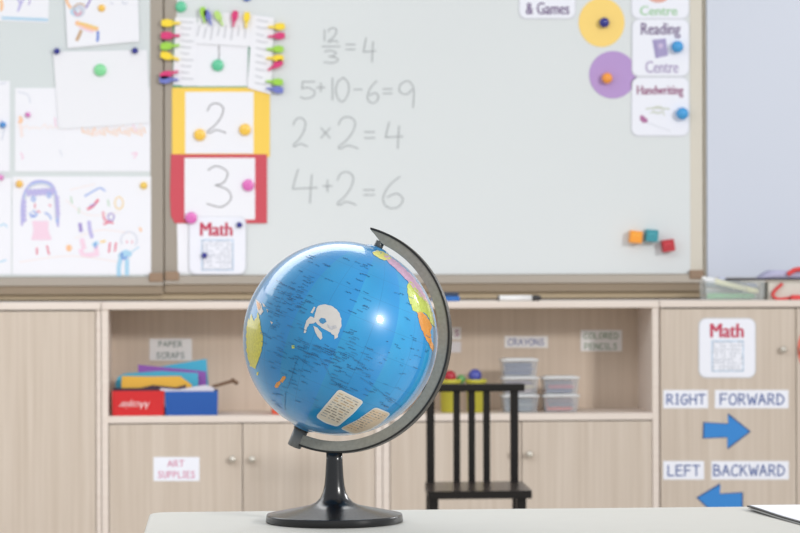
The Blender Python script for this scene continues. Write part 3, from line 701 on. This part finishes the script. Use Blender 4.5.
tag(s.build('plastic_bin'), 'blue ribbed bin beside the red box', 'bin')
def paper_in(pts, y, rgb, label, lean=.0, nm='scrap_paper'):
    m = C('scrap_%d_%d_%d' % rgb, rgb)
    s = MB().prism(QP(pts, y), y-.0006, y+.0006, m); tag(s.build(nm), label, 'paper', 'paper scraps standing in the boxes')
paper_in([(116,412),(115.5,383),(118,377),(124,373.5),(160,371),(198,373),(198,412)], ys+.085, (74, 174, 206), 'pale blue scrap sheet behind the yellow one')
paper_in([(121,413),(121.5,381),(122,376),(152,376.5),(180,376),(192,385),(192,413)], ys+.035, (222, 172, 62), 'yellow scrap sheet at the front')
paper_in([(139,390),(138,364.6),(206,371.5),(206.5,390),(204,411),(168,411)], ys+.105, (142, 84, 172), 'purple scrap sheet standing behind the yellow and light blue ones')
paper_in([(170,411),(155,367.5),(206.5,358.8),(208.5,388),(204,411)], ys+.125, (66, 170, 204), 'turquoise scrap sheet, tallest at the back')
paper_in([(168,411),(165,374),(198,374.8),(198.5,388),(198,411)], ys+.095, (84, 180, 210), 'light blue scrap sheet in front of the purple one')
paper_in([(113.5,411),(112.5,388),(140,388),(153,385),(176,387.5),(186,384.5),(186,411)], ys+.022, (62, 40, 58), 'dark plum scrap sheet just above the box rims')
paper_in([(166.5,413),(160,388),(178,389.5),(205,385),(214,387.5),(215,413)], ys+.012, (214, 210, 220), 'white crumpled scrap sheet in the blue bin')
xs0, zs0 = P(208, 389, ys+.14); xs1, zs1 = P(234.5, 380.5, ys+.14)
s = MB().tube([(xs0-.02, ys+.12, z_shelf+.05), (xs0+.02, ys+.13, zs0+.01), (xs1, ys+.14, zs1)], .006, mat('brown_stick', (112, 84, 62), .6)); s.tube([(xs1-.012, ys+.14, zs1+.004), (xs1+.012, ys+.14, zs1-.012)], .007, MATS['brown_stick'])
tag(s.build('brush_handle'), 'brown stick leaning out of the blue bin', 'stick')
xr0, _ = P(272, 410, ys+.05)
s = MB().box(xr0, xr0+.11, ys+.02, ys+.14, z_shelf+.0005, z_shelf+.05, mat('tomato_red', (216, 84, 56), .5))
tag(s.build('small_red_box', bevel=.003), 'small red box mostly hidden behind the globe', 'box')

# ------------------------------------------------------------------ right cubby: tubs
yt = YF+.07
def make_tub():
    r = empty('storage_tub', (0, 0, 0)); wd, dp, h = .128, .10, .056
    s = clear_box(-wd/2, wd/2, 0, dp, 0, h, M_tub, t=.002, taper=.006)
    s.build('tub_body', r)
    l = MB().prism([(-wd/2-.003, h+.0005), (wd/2+.003, h+.0005), (wd/2+.003, h+.0055), (-wd/2-.003, h+.0055)], -.005, dp+.005, M_lid)
    l.prism([(-wd/2+.008, h+.005), (wd/2-.008, h+.005), (wd/2-.010, h+.0085), (-wd/2+.010, h+.0085)], .006, dp-.006, M_lid)
    l.build('lid', r); return r
M_tub = mat('clear_tub', (206, 210, 216), .3, alpha=.25)
tub0 = make_tub(); TH = .0652
xq = lambda px: P(px, 400, yt)[0]
cray0 = MB().lathe([(0, -.048), (.0072, -.048), (.0072, .038), (.004, .042), (.0025, .048), (0, .048)], (0, 0, 0), (1, 0, 0), 8, C('crayon_slate', (96, 112, 150))).build('crayon', origin=(0, 0, 0))
ncr = [0]
spots = [(521, 0, 'bottom tub of the left stack', 'bottom of three in the left stack', [(120, 138, 150), (140, 156, 160), (104, 124, 140)]),
         (521, 1, 'middle tub of the left stack', 'middle of three in the left stack', [(186, 166, 170), (214, 200, 160), (150, 130, 150)]),
         (520.5, 2, 'top tub of the left stack', 'top of three in the left stack', [(72, 92, 140), (96, 110, 150), (84, 104, 150)]),
         (561.5, 0, 'bottom tub of the right stack', 'bottom of two in the right stack', [(232, 104, 84), (120, 120, 136), (150, 130, 140)]),
         (561.5, 1, 'top tub of the right stack', 'top of two in the right stack', [(96, 108, 150), (206, 110, 130), (140, 136, 150)])]
for i, (px, lev, where, lab, cols) in enumerate(spots):
    z = z_shelf+.0006+lev*TH
    o = tub0 if i == 0 else dup(tub0, (0, 0, 0))
    o.location = (xq(px), yt, z); tag(o, 'clear lidded plastic tub, '+lab, 'tub', 'clear plastic tubs in the right cubby')
    for k in range(9):
        row, lay = k % 3, k//3
        c = cray0 if ncr[0] == 0 else cray0.copy()
        if ncr[0]: COL.objects.link(c)
        ncr[0] += 1
        c.location = (xq(px)+(.003 if (k % 2) else -.003), yt+.026+row*.024, z+.0105+lay*.0150)
        c.rotation_euler = (0, 0, random.uniform(-.06, .06))
        col = cols[(k*2+lay) % 3]; setmat(c, C('crayon_%d_%d_%d' % col, col))
        tag(c, 'wax crayon inside the '+where, 'crayon', 'crayons in the '+where)
# yellow pots with balls
def pot(pxc, wpx, label, zt):
    x, _ = P(pxc, 400, yt); r = wpx/2/(F/yt)
    hh = P(pxc, zt, yt)[1]-z_shelf
    s = MB().lathe([(0, .0005), (r*.82, .0005), (r*.88, hh-.008), (r, hh-.007), (r, hh), (r*.92, hh), (r*.84, .006), (0, .006)], (x, yt+.05, z_shelf), (0, 0, 1), 28, mat('pot_yellow', (214, 208, 78), .4))
    tag(s.build('yellow_pot'), label, 'pot', 'yellow pots behind the chair back'); return x, hh, r
x, hh, r = pot(451.5, 23, 'yellow pot with red and green balls', 380)
def ball(px, py, rpx, rgb, label, y):
    x, z = P(px, py, y); r = rpx/(F/y); n = 12
    tag(MB().lathe([(r*math.sin(math.pi*k/n), -r*math.cos(math.pi*k/n)) for k in range(n+1)], (x, y, z), (0, 0, 1), 20, mat('ball_%d' % rgb[0], rgb, .35)).build('toy_ball'), label, 'ball', 'toy balls in the yellow pots')
ball(450, 376.5, 6.2, (176, 44, 58), 'dark red ball in the yellow pot', yt+.035)
ball(461, 379, 4.6, (104, 160, 96), 'green ball beside the red one', yt+.05)
pot(477.5, 22, 'yellow pot with the blue ball', 380)
ball(475, 375.5, 6.6, (76, 84, 168), 'blue ball in the yellow pot', yt+.038)

# ------------------------------------------------------------------ chair
DC = 8.42     # plane of the back posts
Zs = P(470, 482.3, DC)[1]
xL, xR = P(427, 480, DC)[0], P(518.7, 480, DC)[0]
S_c = F/DC; yf = DC-.33
ch = empty('chair', ((xL+xR)/2, DC-.15, 0)); tag(ch, 'small dark wooden chair with slatted back facing the table', 'chair')
pw = 7.8/S_c
zr0, zr1 = P(470, 391.7, DC)[1], P(470, 384, DC)[1]
for a, b in ((xL, xL+pw), (xR-pw, xR)):
    MB().box(a, b, DC, DC+.028, Zs-.02, zr0+.002, M_chair).build('back_post', ch, .002)
MB().box(P(421.5, 388, DC)[0], P(524.8, 388, DC)[0], DC-.004, DC+.03, zr0, zr1, M_chair).build('top_rail', ch, .003)
for a, b in ((453.7, 460.4), (468.7, 475.4), (483.6, 490.4)):
    MB().box(P(a, 430, DC)[0], P(b, 430, DC)[0], DC+.006, DC+.022, Zs-.01, zr0+.002, M_chair).build('back_slat', ch, .002)
xs_a, xs_b = P(428, 495, yf)[0], P(532, 495, yf)[0]
M_seat = mat('polished_dark_seat', (52, 44, 40), .28, coat=.12)
sb0, sb1 = P(425, 482, DC+.03)[0], P(522, 482, DC+.03)[0]
sm_ = MB(); pl = [(xs_a, yf), (xs_b, yf), (sb1, DC+.03), (sb0, DC+.03)]
sm_.add([(x, y, z) for z in (Zs-.025, Zs) for x, y in pl], [(3, 2, 1, 0), (4, 5, 6, 7)], M_seat)
sm_.add([(x, y, z) for z in (Zs-.025, Zs) for x, y in pl], [(0, 1, 5, 4), (1, 2, 6, 5), (2, 3, 7, 6), (3, 0, 4, 7)], M_chair)
sm_.build('seat', ch, .003)
for a, bb in ((xs_a+.004, sb0+.002), (xs_b-.046, sb1-.034)):
    for y0 in (yf+.015, DC-.01):
        a_ = a if y0 < DC-.1 else bb
        MB().box(a_, a_+.030, y0, y0+.03, 0, Zs-.024, M_chair).build('leg', ch, .002)
MB().box(xs_a+.02, xs_b-.02, yf+.02, yf+.035, .14, .165, M_chair).build('stretcher', ch, .002)

# ------------------------------------------------------------------ table
ZT = .72
p1 = PZ(149.7, 512.0, ZT); p2 = PZ(143.3, 533, ZT); pr = PZ(760, 506.4, ZT)
yb_ = p1.y; slope = (p2.x-p1.x)/(p2.y-p1.y)
tx0, tx1, yfr = p1.x, p1.x+1.75, yb_-.75
tb = empty('table', ((tx0+tx1)/2, yb_-.37, 0)); tag(tb, 'white laminate table in the foreground carrying the globe', 'table')
def tabletop(z0, z1, ins=0):
    r = .03; out = []
    for cx, cy, a0 in ((tx0+r+ins, yb_-r-ins, 90), (tx0+r+ins+slope*(yfr-yb_), yfr+r+ins, 180), (tx1-r-ins, yfr+r+ins, 270), (tx1-r-ins, yb_-r-ins, 0)):
        for k in range(9):
            a = math.radians(a0+90*k/8); out.append((cx+r*math.cos(a), cy+r*math.sin(a)))
    n = len(out)
    vs = [(x, y, z0) for x, y in out]+[(x, y, z1) for x, y in out]
    return vs, [tuple(range(n-1, -1, -1)), tuple(range(n, 2*n))]+[(i, (i+1) % n, n+(i+1) % n, n+i) for i in range(n)]
s = MB(); s.add(*tabletop(ZT-.028, ZT), M_table); s.build('table_top', tb, .003)
M_tl = mat('table_leg_steel', (150, 150, 150), .35, metal=.8)
s = MB(); s.box(tx0+.15, tx1-.1, yb_-.07, yb_-.05, ZT-.088, ZT-.028, M_tl); s.box(tx0+.15, tx1-.1, yfr+.05, yfr+.07, ZT-.088, ZT-.028, M_tl); s.build('apron', tb)
for x in (tx0+.16, tx1-.14):
    for y in (yb_-.08, yfr+.06):
        MB().lathe([(0, 0), (.02, 0), (.02, ZT-.028), (0, ZT-.028)], (x, y, 0), (0, 0, 1), 16, M_tl).build('leg', tb)

# folder with white pages at the right
A = PZ(747, 509.8, ZT); B = PZ(800, 524.2, ZT)
d1 = (B-A); d1.z = 0; d1.normalize(); 
Cc = PZ(800, 506.3, ZT+.008); d2 = Vector((.96, .26, 0)).normalized(); A = Vector((A.x, min(A.y, yb_-.03), ZT))
d2 = Vector((-d1.y, d1.x, 0)) if False else Vector((1, .02, 0)).normalized()
mg = empty('magazine', tuple(A)); tag(mg, 'white-paged magazine with dark cover at the right table edge', 'magazine')
L1, L2 = .26, .24
def leaf(z0f, z1f, inset, m, name):
    s = MB(); n = 12; vs = []
    for i in range(n+1):
        t = i/n; a = A+d1*(L1*t)
        for k in range(7):
            u = k/6; base = a + d2*(L2*u)+inset
            lift = .0022*math.exp(-((t*3.0)**2))*(1-.3*u)
            vs.append(base+Vector((0, 0, z0f(t, u)+lift))); vs.append(base+Vector((0, 0, z1f(t, u)+lift)))
    fs = []
    W_ = 14
    for i in range(n):
        for k in range(6):
            p, q = i*W_+2*k, (i+1)*W_+2*k
            fs += [(p+1, q+1, q+3, p+3), (p, p+2, q+2, q)]
        p, q = i*W_, (i+1)*W_; fs.append((p, q, q+1, p+1)); p, q = i*W_+12, (i+1)*W_+12; fs.append((p+1, q+1, q, p))
    for k in range(6):
        p = 2*k; fs.append((p, p+1, p+3, p+2)); p = n*W_+2*k; fs.append((p+2, p+3, p+1, p))
    s.add(vs, fs, m); return s.build(name, mg)
leaf(lambda t, u: .0008, lambda t, u: .0014, Vector((d1.y, -d1.x, 0))*.004+d1*.016, mat('magazine_grey', (150, 150, 148), .4), 'back_cover')
leaf(lambda t, u: .0016, lambda t, u: .0036-.001*t, Vector((0, 0, 0)), mat('magazine_black', (22, 22, 24), .35), 'cover')
leaf(lambda t, u: .0037-.001*t, lambda t, u: .0042-.001*t, Vector((.0035, 0, 0)), M_paper, 'page')

# ------------------------------------------------------------------ the globe
DG = 3.35; SG = F/DG
GC = CAM + ray(340.2, 338.3)*DG; RG = 97.3/SG
tl = math.radians(22.6)
up = UP; rt = RIGHT
AX = (up*math.cos(tl)+rt*math.sin(tl)).normalized()
pb = (rt*math.cos(tl)-up*math.sin(tl)).normalized()
ta = math.radians(18)
BX = (pb*math.cos(ta)-FWD*math.sin(ta)).normalized()
NX = AX.cross(BX); NX = NX if NX.dot(FWD) < 0 else -NX
k_ = 1/SG
low = min((GC+115.0*k_*(AX*math.cos(math.radians(a))+BX*math.sin(math.radians(a))) for a in range(120, 190)), key=lambda v: v.z)
low = low - RIGHT*2.4*k_
root = empty('globe', (low.x, low.y, ZT)); tag(root, 'blue political world globe on a black plastic foot', 'globe')
# sphere
def globe_material():
    m = bpy.data.materials.new('globe_ocean_print'); m.use_nodes = True; nt = m.node_tree; b = nt.nodes['Principled BSDF']
    N = nt.nodes.new; L = nt.links.new
    tc = N('ShaderNodeTexCoord'); sp = N('ShaderNodeSeparateXYZ'); L(tc.outputs['Object'], sp.inputs[0])
    def mth(op, a, b_=None, c=None):
        n = N('ShaderNodeMath'); n.operation = op
        for i, v in enumerate((a, b_, c)):
            if v is None: continue
            if isinstance(v, (int, float)): n.inputs[i].default_value = v
            else: L(v, n.inputs[i])
        return n.outputs[0]
    lon = mth('ARCTAN2', sp.outputs[1], sp.outputs[0])
    gore = mth('FRACT', mth('ADD', mth('MULTIPLY', lon, 12/(2*math.pi)), .37))
    r = mth('SQRT', mth('ADD', mth('POWER', sp.outputs[0], 2), mth('POWER', sp.outputs[1], 2)))
    lat = mth('ARCTAN2', sp.outputs[2], r)
    def lines(v, n_, wdt): return mth('LESS_THAN', mth('ABSOLUTE', mth('SUBTRACT', mth('FRACT', mth('ADD', mth('MULTIPLY', v, n_/(2*math.pi)), .37)), .5)), wdt)
    grid = mth('MAXIMUM', lines(lon, 12, .006), lines(lat, 24, .010))
    nz = N('ShaderNodeTexNoise'); nz.inputs['Scale'].default_value = 9; nz.inputs['Detail'].default_value = 3; L(tc.outputs['Object'], nz.inputs['Vector'])
    cr_ = N('ShaderNodeValToRGB'); e = cr_.color_ramp.elements
    e[0].position = .35; e[0].color = srgb(18, 140, 196); e[1].position = .65; e[1].color = srgb(46, 166, 222)
    L(nz.outputs['Fac'], cr_.inputs[0])
    mx = N('ShaderNodeMix'); mx.data_type = 'RGBA'; L(mth('MULTIPLY', gore, .55), mx.inputs[0]); L(cr_.outputs[0], mx.inputs[6]); mx.inputs[7].default_value = srgb(18, 134, 214)
    m2 = N('ShaderNodeMix'); m2.data_type = 'RGBA'; L(mth('MULTIPLY', grid, .3), m2.inputs[0]); L(mx.outputs[2], m2.inputs[6]); m2.inputs[7].default_value = srgb(20, 90, 140)
    L(m2.outputs[2], b.inputs['Base Color'])
    b.inputs['Roughness'].default_value = .30; b.inputs['Coat Weight'].default_value = .8; b.inputs['Coat Roughness'].default_value = .06
    return m
M_ocean = globe_material()
sp_ = MB(); n = 72
sp_.lathe([(RG*math.sin(math.pi*k/n), -RG*math.cos(math.pi*k/n)) for k in range(n+1)], (0, 0, 0), (0, 0, 1), 144, M_ocean)
ORG[None] = None
me_o = sp_.build('ball', origin=(0, 0, 0)); me_o.name = 'globe_ball'
me_o.parent = root
q = Matrix((BX, AX.cross(BX), AX)).transposed().to_quaternion()
me_o.rotation_mode = 'QUATERNION'; me_o.rotation_quaternion = q; me_o.location = GC-ORG[root]
ORG.pop(None)
def on_globe(px, py, lift=.0004):
    d = ray(px, py).normalized(); oc = CAM-GC; R = RG+lift
    b = oc.dot(d); disc = b*b-(oc.length_squared-R*R)
    if disc < 0:
        p = CAM + d*(-b); v = (p-GC).normalized(); return GC+v*R
    return CAM + d*(-b-math.sqrt(disc))
def inside(p, poly):
    c = False; j = len(poly)-1
    for i in range(len(poly)):
        if (poly[i][1] > p[1]) != (poly[j][1] > p[1]) and p[0] < (poly[j][0]-poly[i][0])*(p[1]-poly[i][1])/(poly[j][1]-poly[i][1])+poly[i][0]: c = not c
        j = i
    return c
def patch(s, poly, m, lift=.0004, step=3.0, jitter=0):
    out = []
    for i in range(len(poly)):       # resample the outline
        a, b = Vector(poly[i]), Vector(poly[(i+1) % len(poly)]); k = max(1, int((b-a).length/2.0))
        for j in range(k):
            p = a+(b-a)*(j/k)
            if jitter: p += Vector((random.uniform(-jitter, jitter), random.uniform(-jitter, jitter)))
            out.append(p)
    outl = [tuple(p) for p in out]; pts = list(out)
    x0, x1 = min(p.x for p in out), max(p.x for p in out); y0, y1 = min(p.y for p in out), max(p.y for p in out)
    x = x0+step/2
    while x < x1:
        y = y0+step/2
        while y < y1:
            if inside((x, y), outl) and all((Vector((x, y))-o_).length > 1.1 for o_ in out): pts.append(Vector((x, y)))
            y += step
        x += step
    n = len(out)
    v, e, f, *_ = geometry.delaunay_2d_cdt(pts, [(i, (i+1) % n) for i in range(n)], [], 1, 1e-4)
    s.add([on_globe(p.x, p.y, lift) for p in v], [tuple(t) for t in f], m, True)
def gm(name, rgb): return mat('print_'+name, rgb, .3, coat=.6, var=.30, vscale=330)
def land(polys, m, lift=.0004, jit=.5):
    s = MB()
    for p in polys: patch(s, p, m, lift, 3, jit)
    return s.build('landmass', root)
def clampr(pts, r=94.6):
    o = []
    for x, y in pts:
        v = Vector((x-340.5, y-338.7))
        if v.length > r: v *= r/v.length
        o.append((340.5+v.x, 338.7+v.y))
    return o
g_y, g_g, g_o, g_p, g_w = gm('yellow', (216, 208, 72)), gm('lime', (198, 212, 96)), gm('orange', (236, 156, 72)), gm('mauve', (216, 176, 204)), gm('cream', (222, 212, 200))
land([clampr([(243,334),(245.5,322),(247,317),(249.5,320),(251,314),(253.5,321),(256.5,318),(258,312),(259.5,320),(261,329),(263,336),(262.5,345),(260.5,354),(258,363),(255,369),(249,366),(246.5,354),(244,345)]), [(256.3,372),(258.3,371.5),(258,375.5),(256.6,375.5)]], g_y)
land([[(255.5,299),(259,301),(261.5,305),(263,311),(260.5,315.5),(257.5,311),(256,305)], [(262.5,303),(265,304.5),(265.5,307),(263,306)], [(266,309),(268.5,310.5),(268,312)], [(270,321),(272.5,322.5),(271,324)]], g_w)
land([[(256.5,301),(259.5,303.5),(260.5,308),(258.5,310),(257,306)]], g_o, .0007, .2)
land([[(274.5,386.5),(277,383),(280,381),(280.5,383.5),(278,387.5),(275.5,388.5)], [(280,381),(282.5,376.5),(284.5,375.5),(286,377.5),(284,380.5),(282,383)]], g_o)
land([[(291.5,345.5),(294,345),(294.5,348),(292,348.5)]], g_g, .0004, .2)
# scuffed pale patch
M_scuff = mat('scuffed_white', (216, 212, 208), .5, var=.06, vscale=120)
s = MB()
patch(s, [(315.6,311),(318,306.5),(323,304.3),(329,305),(335,308),(339.5,313),(341.5,319),(341,327),(339,332),(337.5,337),(334.5,339.5),(334,335.5),(330.5,332.5),(325,330),(320,326.5),(316,322.5),(314.3,318)], M_scuff, .0004, 3, .4)
patch(s, [(304,333),(304.8,326),(306.6,320.5),(310,316.5),(313,317),(316,321.5),(313.5,323.5),(309.5,324),(307,328),(305.6,333)], M_scuff, .0004, 3, .3)
patch(s, [(313.5,326),(317.5,328),(321.5,333),(322.5,338),(320.5,340),(317.5,336.5),(315,331)], M_scuff, .0004, 3, .3)
patch(s, [(310.5,312.5),(314,306.5),(315.4,307.5),(312.5,313.5)], M_scuff, .0004, 3, .1)
s.build('scuff_mark', root)
s = MB(); patch(s, [(319,320),(321,317.6),(325,318.5),(326.5,322),(323,324.2),(320,322.6)], gm('hole_blue', (64, 140, 190)), .0007, 3, .2)
patch(s, [(327,324),(331,326),(336,325),(337,328),(332,330),(328,327.5)], gm('hole_tan', (196, 196, 200)), .0007, 3, .2)
s.build('scuff_hole', root)
# the Americas
land([[(372.5,252.5),(376,250.3),(382,251),(388,254.5),(392,258),(386,260.5),(380,259),(375,256)]], gm('pale_yellow', (226, 222, 120)))
land([clampr([(384,255),(389,254.5),(397,258),(406,265),(415,273.5),(423,284),(429,295),(432,303),(425,301),(418,294),(411,285),(404,277),(396,269),(388,262)], 95.5)], g_p)
land([clampr([(407,285),(409.5,281),(413,284),(419,292),(426,300),(432,305),(435,315),(436.5,328),(432,325),(428,317),(424,312),(418,313),(413,310),(410,302),(407.5,293)], 95.6)], g_g)
land([clampr([(417,312),(423,312),(428,318),(432,326),(430.5,333),(432,341),(434.5,348),(433,352),(429,345),(424.5,336),(421,327),(418.5,319)], 95.6)], g_o)
land([clampr([(372,252),(379,247.5),(390,252),(392,255),(384,252.5),(377,251)], 95.8)], gm('ice', (226, 232, 236)))
# place names
M_name = gm('lettering', (26, 96, 142)); M_name2 = gm('lettering_soft', (44, 122, 170))
s = MB(); R_ = random.Random(11)
dirv = Vector((math.cos(math.radians(22)), math.sin(math.radians(22))))
def word(cx, cy, L, m, wd=.75, ang=None):
    d = dirv if ang is None else Vector((math.cos(ang), math.sin(ang)))
    nn = Vector((-d.y, d.x))*wd/2; x = -L/2
    while x < L/2:
        l = R_.uniform(.7, 1.8); j = R_.uniform(-1.1, 1.1)
        a = Vector((cx, cy))+d*x+nn*j; b = a+d*l
        if (b-Vector((340.5, 338.7))).length < 93:
            s.add([on_globe(*(a+nn), .0006), on_globe(*(a-nn), .0006), on_globe(*(b-nn), .0006), on_globe(*(b+nn), .0006)], [(0, 1, 2, 3)], m)
        x += l+R_.uniform(.2, .8)
def scatter(x0, y0, x1, y1, n_, Lr=(3, 9), m=M_name, skew=0):
    for _ in range(n_):
        u, v = R_.random(), R_.random(); cx = x0+(x1-x0)*u+skew*v; cy = y0+(y1-y0)*v
        if 303 < cx < 343 and 303 < cy < 341: continue
        word(cx, cy, R_.uniform(*Lr), m if R_.random() < .6 else M_name2, R_.uniform(.45, .8))
scatter(276, 278, 312, 315, 60, (3, 7)); scatter(268, 296, 300, 330, 26, (2, 6), M_name2)
scatter(300, 336, 345, 372, 60, (4, 10)); scatter(330, 345, 372, 392, 44, (4, 10)); scatter(300, 328, 330, 350, 20, (4, 9))
scatter(345, 330, 358, 350, 8, (4, 8)); scatter(290, 340, 305, 385, 18, (3, 7)); scatter(298, 255, 330, 282, 12, (4, 9)); scatter(340, 255, 372, 300, 14, (4, 9))
scatter(352, 300, 366, 312, 6, (5, 8)); scatter(380, 330, 430, 375, 26, (1, 4)); scatter(262, 330, 290, 375, 24, (3, 8), M_name2); scatter(360, 380, 400, 408, 14, (3, 8))
scatter(270, 385, 318, 408, 12, (3, 7), M_name2); scatter(395, 290, 415, 330, 6, (3, 6))
word(293, 372, 34, M_name2, .7, math.radians(108)); word(327, 370, 26, M_name2, .6, math.radians(60)); word(285, 402, 18, M_name2, .8, math.radians(92))
word(385, 395, 60, M_name2, .6, math.radians(36))
s.build('printed_place_names', root)
# legends
def legend(poly, inner, label, dirl, m_in):
    s = MB(); patch(s, poly, mat('legend_white', (232, 230, 222), .35, coat=.4), .0005, 3)
    patch(s, inner, m_in, .0007, 3)
    a, b, c, d = [Vector(p) for p in dirl]      # top-left, top-right, bottom-right, bottom-left
    ink = [gm('legend_ink', (140, 130, 118)), gm('legend_ochre', (206, 172, 128)), gm('legend_grey', (170, 170, 168))]
    for i in range(11):
        t = .08+i*.082; p, q = a+(d-a)*t, b+(c-b)*t; u = .06
        while u < .92:
            l = R_.uniform(.08, .3); e_ = min(.95, u+l)
            m = ink[0] if R_.random() < .45 else ink[1 + (R_.random() < .5)]
            pts = [p+(q-p)*(u+(e_-u)*k/3) for k in range(4)]; dn = (d-a).normalized()*.45
            vs = []
            for z in pts: vs += [on_globe(*(z-dn), .0009), on_globe(*(z+dn), .0009)]
            s.add(vs, [(2*k, 2*k+1, 2*k+3, 2*k+2) for k in range(3)], m); u = e_+R_.uniform(.03, .12)
    o = s.build('legend_label', root); o['label'] = label
def round_poly(pts, k=.14):
    out = []
    for i in range(len(pts)):
        a, b, c = Vector(pts[i-1]), Vector(pts[i]), Vector(pts[(i+1) % len(pts)])
        out += [tuple(b+(a-b).normalized()*2.6), tuple(b+(a-b).normalized()*.8+(c-b).normalized()*.8), tuple(b+(c-b).normalized()*2.6)]
    return out
def shrink(pts, d=1.6):
    c = sum((Vector(p) for p in pts), Vector((0, 0)))/len(pts)
    return [tuple(c+(Vector(p)-c)*(1-d/(Vector(p)-c).length)) for p in pts]
L1p = [(339,389),(364,401.5),(354,413),(337.5,427),(325,423),(315.5,417),(325.5,405)]
legend(round_poly(L1p), round_poly(shrink(L1p)), 'cream printed key, larger one', [(339.5,390.5),(362.5,402),(337,425),(317.5,416.5)], mat('legend_cream', (226, 216, 198), .4))
L2p = [(375.5,407),(391,413.5),(382,423),(369,431),(354,434.8),(340,428.5),(358,419.5)]
legend(round_poly(L2p), round_poly(shrink(L2p)), 'orange-tinted printed key, smaller one', [(374.5,409),(388.5,414.5),(354,433),(343,428.5)], mat('legend_peach', (226, 204, 176), .4))
# arm: flat semicircular band with a darker outer rim
s = MB(); rim = MB(); hw = 4.2*k_; N_ = 72
def AP(deg, rpx, nn): a = math.radians(deg); return GC+(AX*math.cos(a)+BX*math.sin(a))*rpx*k_+NX*nn
def band(mb, a0, a1, ri, ro, h, m, taper=None):
    vs = []
    for i in range(N_+1):
        t = i/N_; a = a0+(a1-a0)*t
        i_, o_ = ri, ro; ai = a
        if taper and t < taper[0]: i_ = ri+(ro-ri)*(1-t/taper[0])*.92
        vs += [AP(ai, i_, h), AP(ai, o_, h), AP(ai, o_, -h), AP(ai, i_, -h)]
    fs = []
    for i in range(N_):
        p, q = 4*i, 4*i+4
        for k in range(4): fs.append((p+k, p+(k+1) % 4, q+(k+1) % 4, q+k))
    fs += [(3, 2, 1, 0), (4*N_, 4*N_+1, 4*N_+2, 4*N_+3)]
    mb.add(vs, fs, m)
band(s, -6.5, 178.5, 103.0, 113.2, hw, M_arm, (.045,))
arm = s.build('meridian_arm', root, .0012)
band(rim, -7, 178.5, 112.9, 115.0, hw+.0009, M_rim)
rim.build('outer_rim', arm, .0006)
# pole pins and caps
cap_m = gm('cap_blue', (52, 128, 180))
MB().lathe([(13*k_, -1.8*k_), (12*k_, -.2*k_), (7*k_, 1.6*k_), (0, 1.8*k_)], GC+AX*(RG-.2*k_), AX, 24, cap_m).build('pole_cap', root)
MB().lathe([(13*k_, -1.8*k_), (12*k_, -.2*k_), (7*k_, 1.6*k_), (0, 1.8*k_)], GC-AX*(RG-.2*k_), -AX, 24, cap_m).build('pole_cap', root)
MB().lathe([(0, 0), (4.5*k_, 0), (4.5*k_, 9*k_), (0, 9*k_)], GC+AX*96*k_, AX, 16, M_pin).build('pivot_pin', root)
M_hous = mat('housing_grey', (122, 122, 120), .35)
MB().lathe([(0, 2.8*k_), (7.2*k_, 2.8*k_), (7.2*k_, 19.5*k_), (6.2*k_, 20.5*k_), (0, 20.5*k_)], GC-AX*97.5*k_-BX*1.0*k_, -AX, 20, M_hous).build('pivot_housing', root)
MB().lathe([(0, 0), (7.4*k_, 0), (8.0*k_, .6*k_), (8.0*k_, 2.2*k_), (7.2*k_, 2.8*k_), (0, 2.8*k_)], GC-AX*97.5*k_-BX*1.0*k_, -AX, 20, M_rim).build('pivot_collar', root)
# foot
bz = low.z-ZT+.001
prof = [(0, bz), (.0104, bz), (.0106, bz-.010), (.0118, .058), (.0130, .047), (.0150, .0380), (.0185, .0305), (.0240, .0250), (.0310, .0215), (.0440, .0185), (.0620, .0150), (.0800, .0113), (.0852, .0102)]
prof2 = []
for i in range(len(prof)-1):
    prof2.append(prof[i])
prof2.append(prof[-1])
s = MB().lathe(prof, (low.x, low.y, ZT), (0, 0, 1), 96, M_blackp)
s.lathe([(.0852, .0102), (.0864, .0100), (.0870, .0090)], (low.x, low.y, ZT), (0, 0, 1), 96, M_blackp)
s.lathe([(.0870, .0090), (.0882, .0008), (.0865, .0003), (0, .0003)], (low.x, low.y, ZT), (0, 0, 1), 96, M_blackp)
ft = s.build('foot', root)
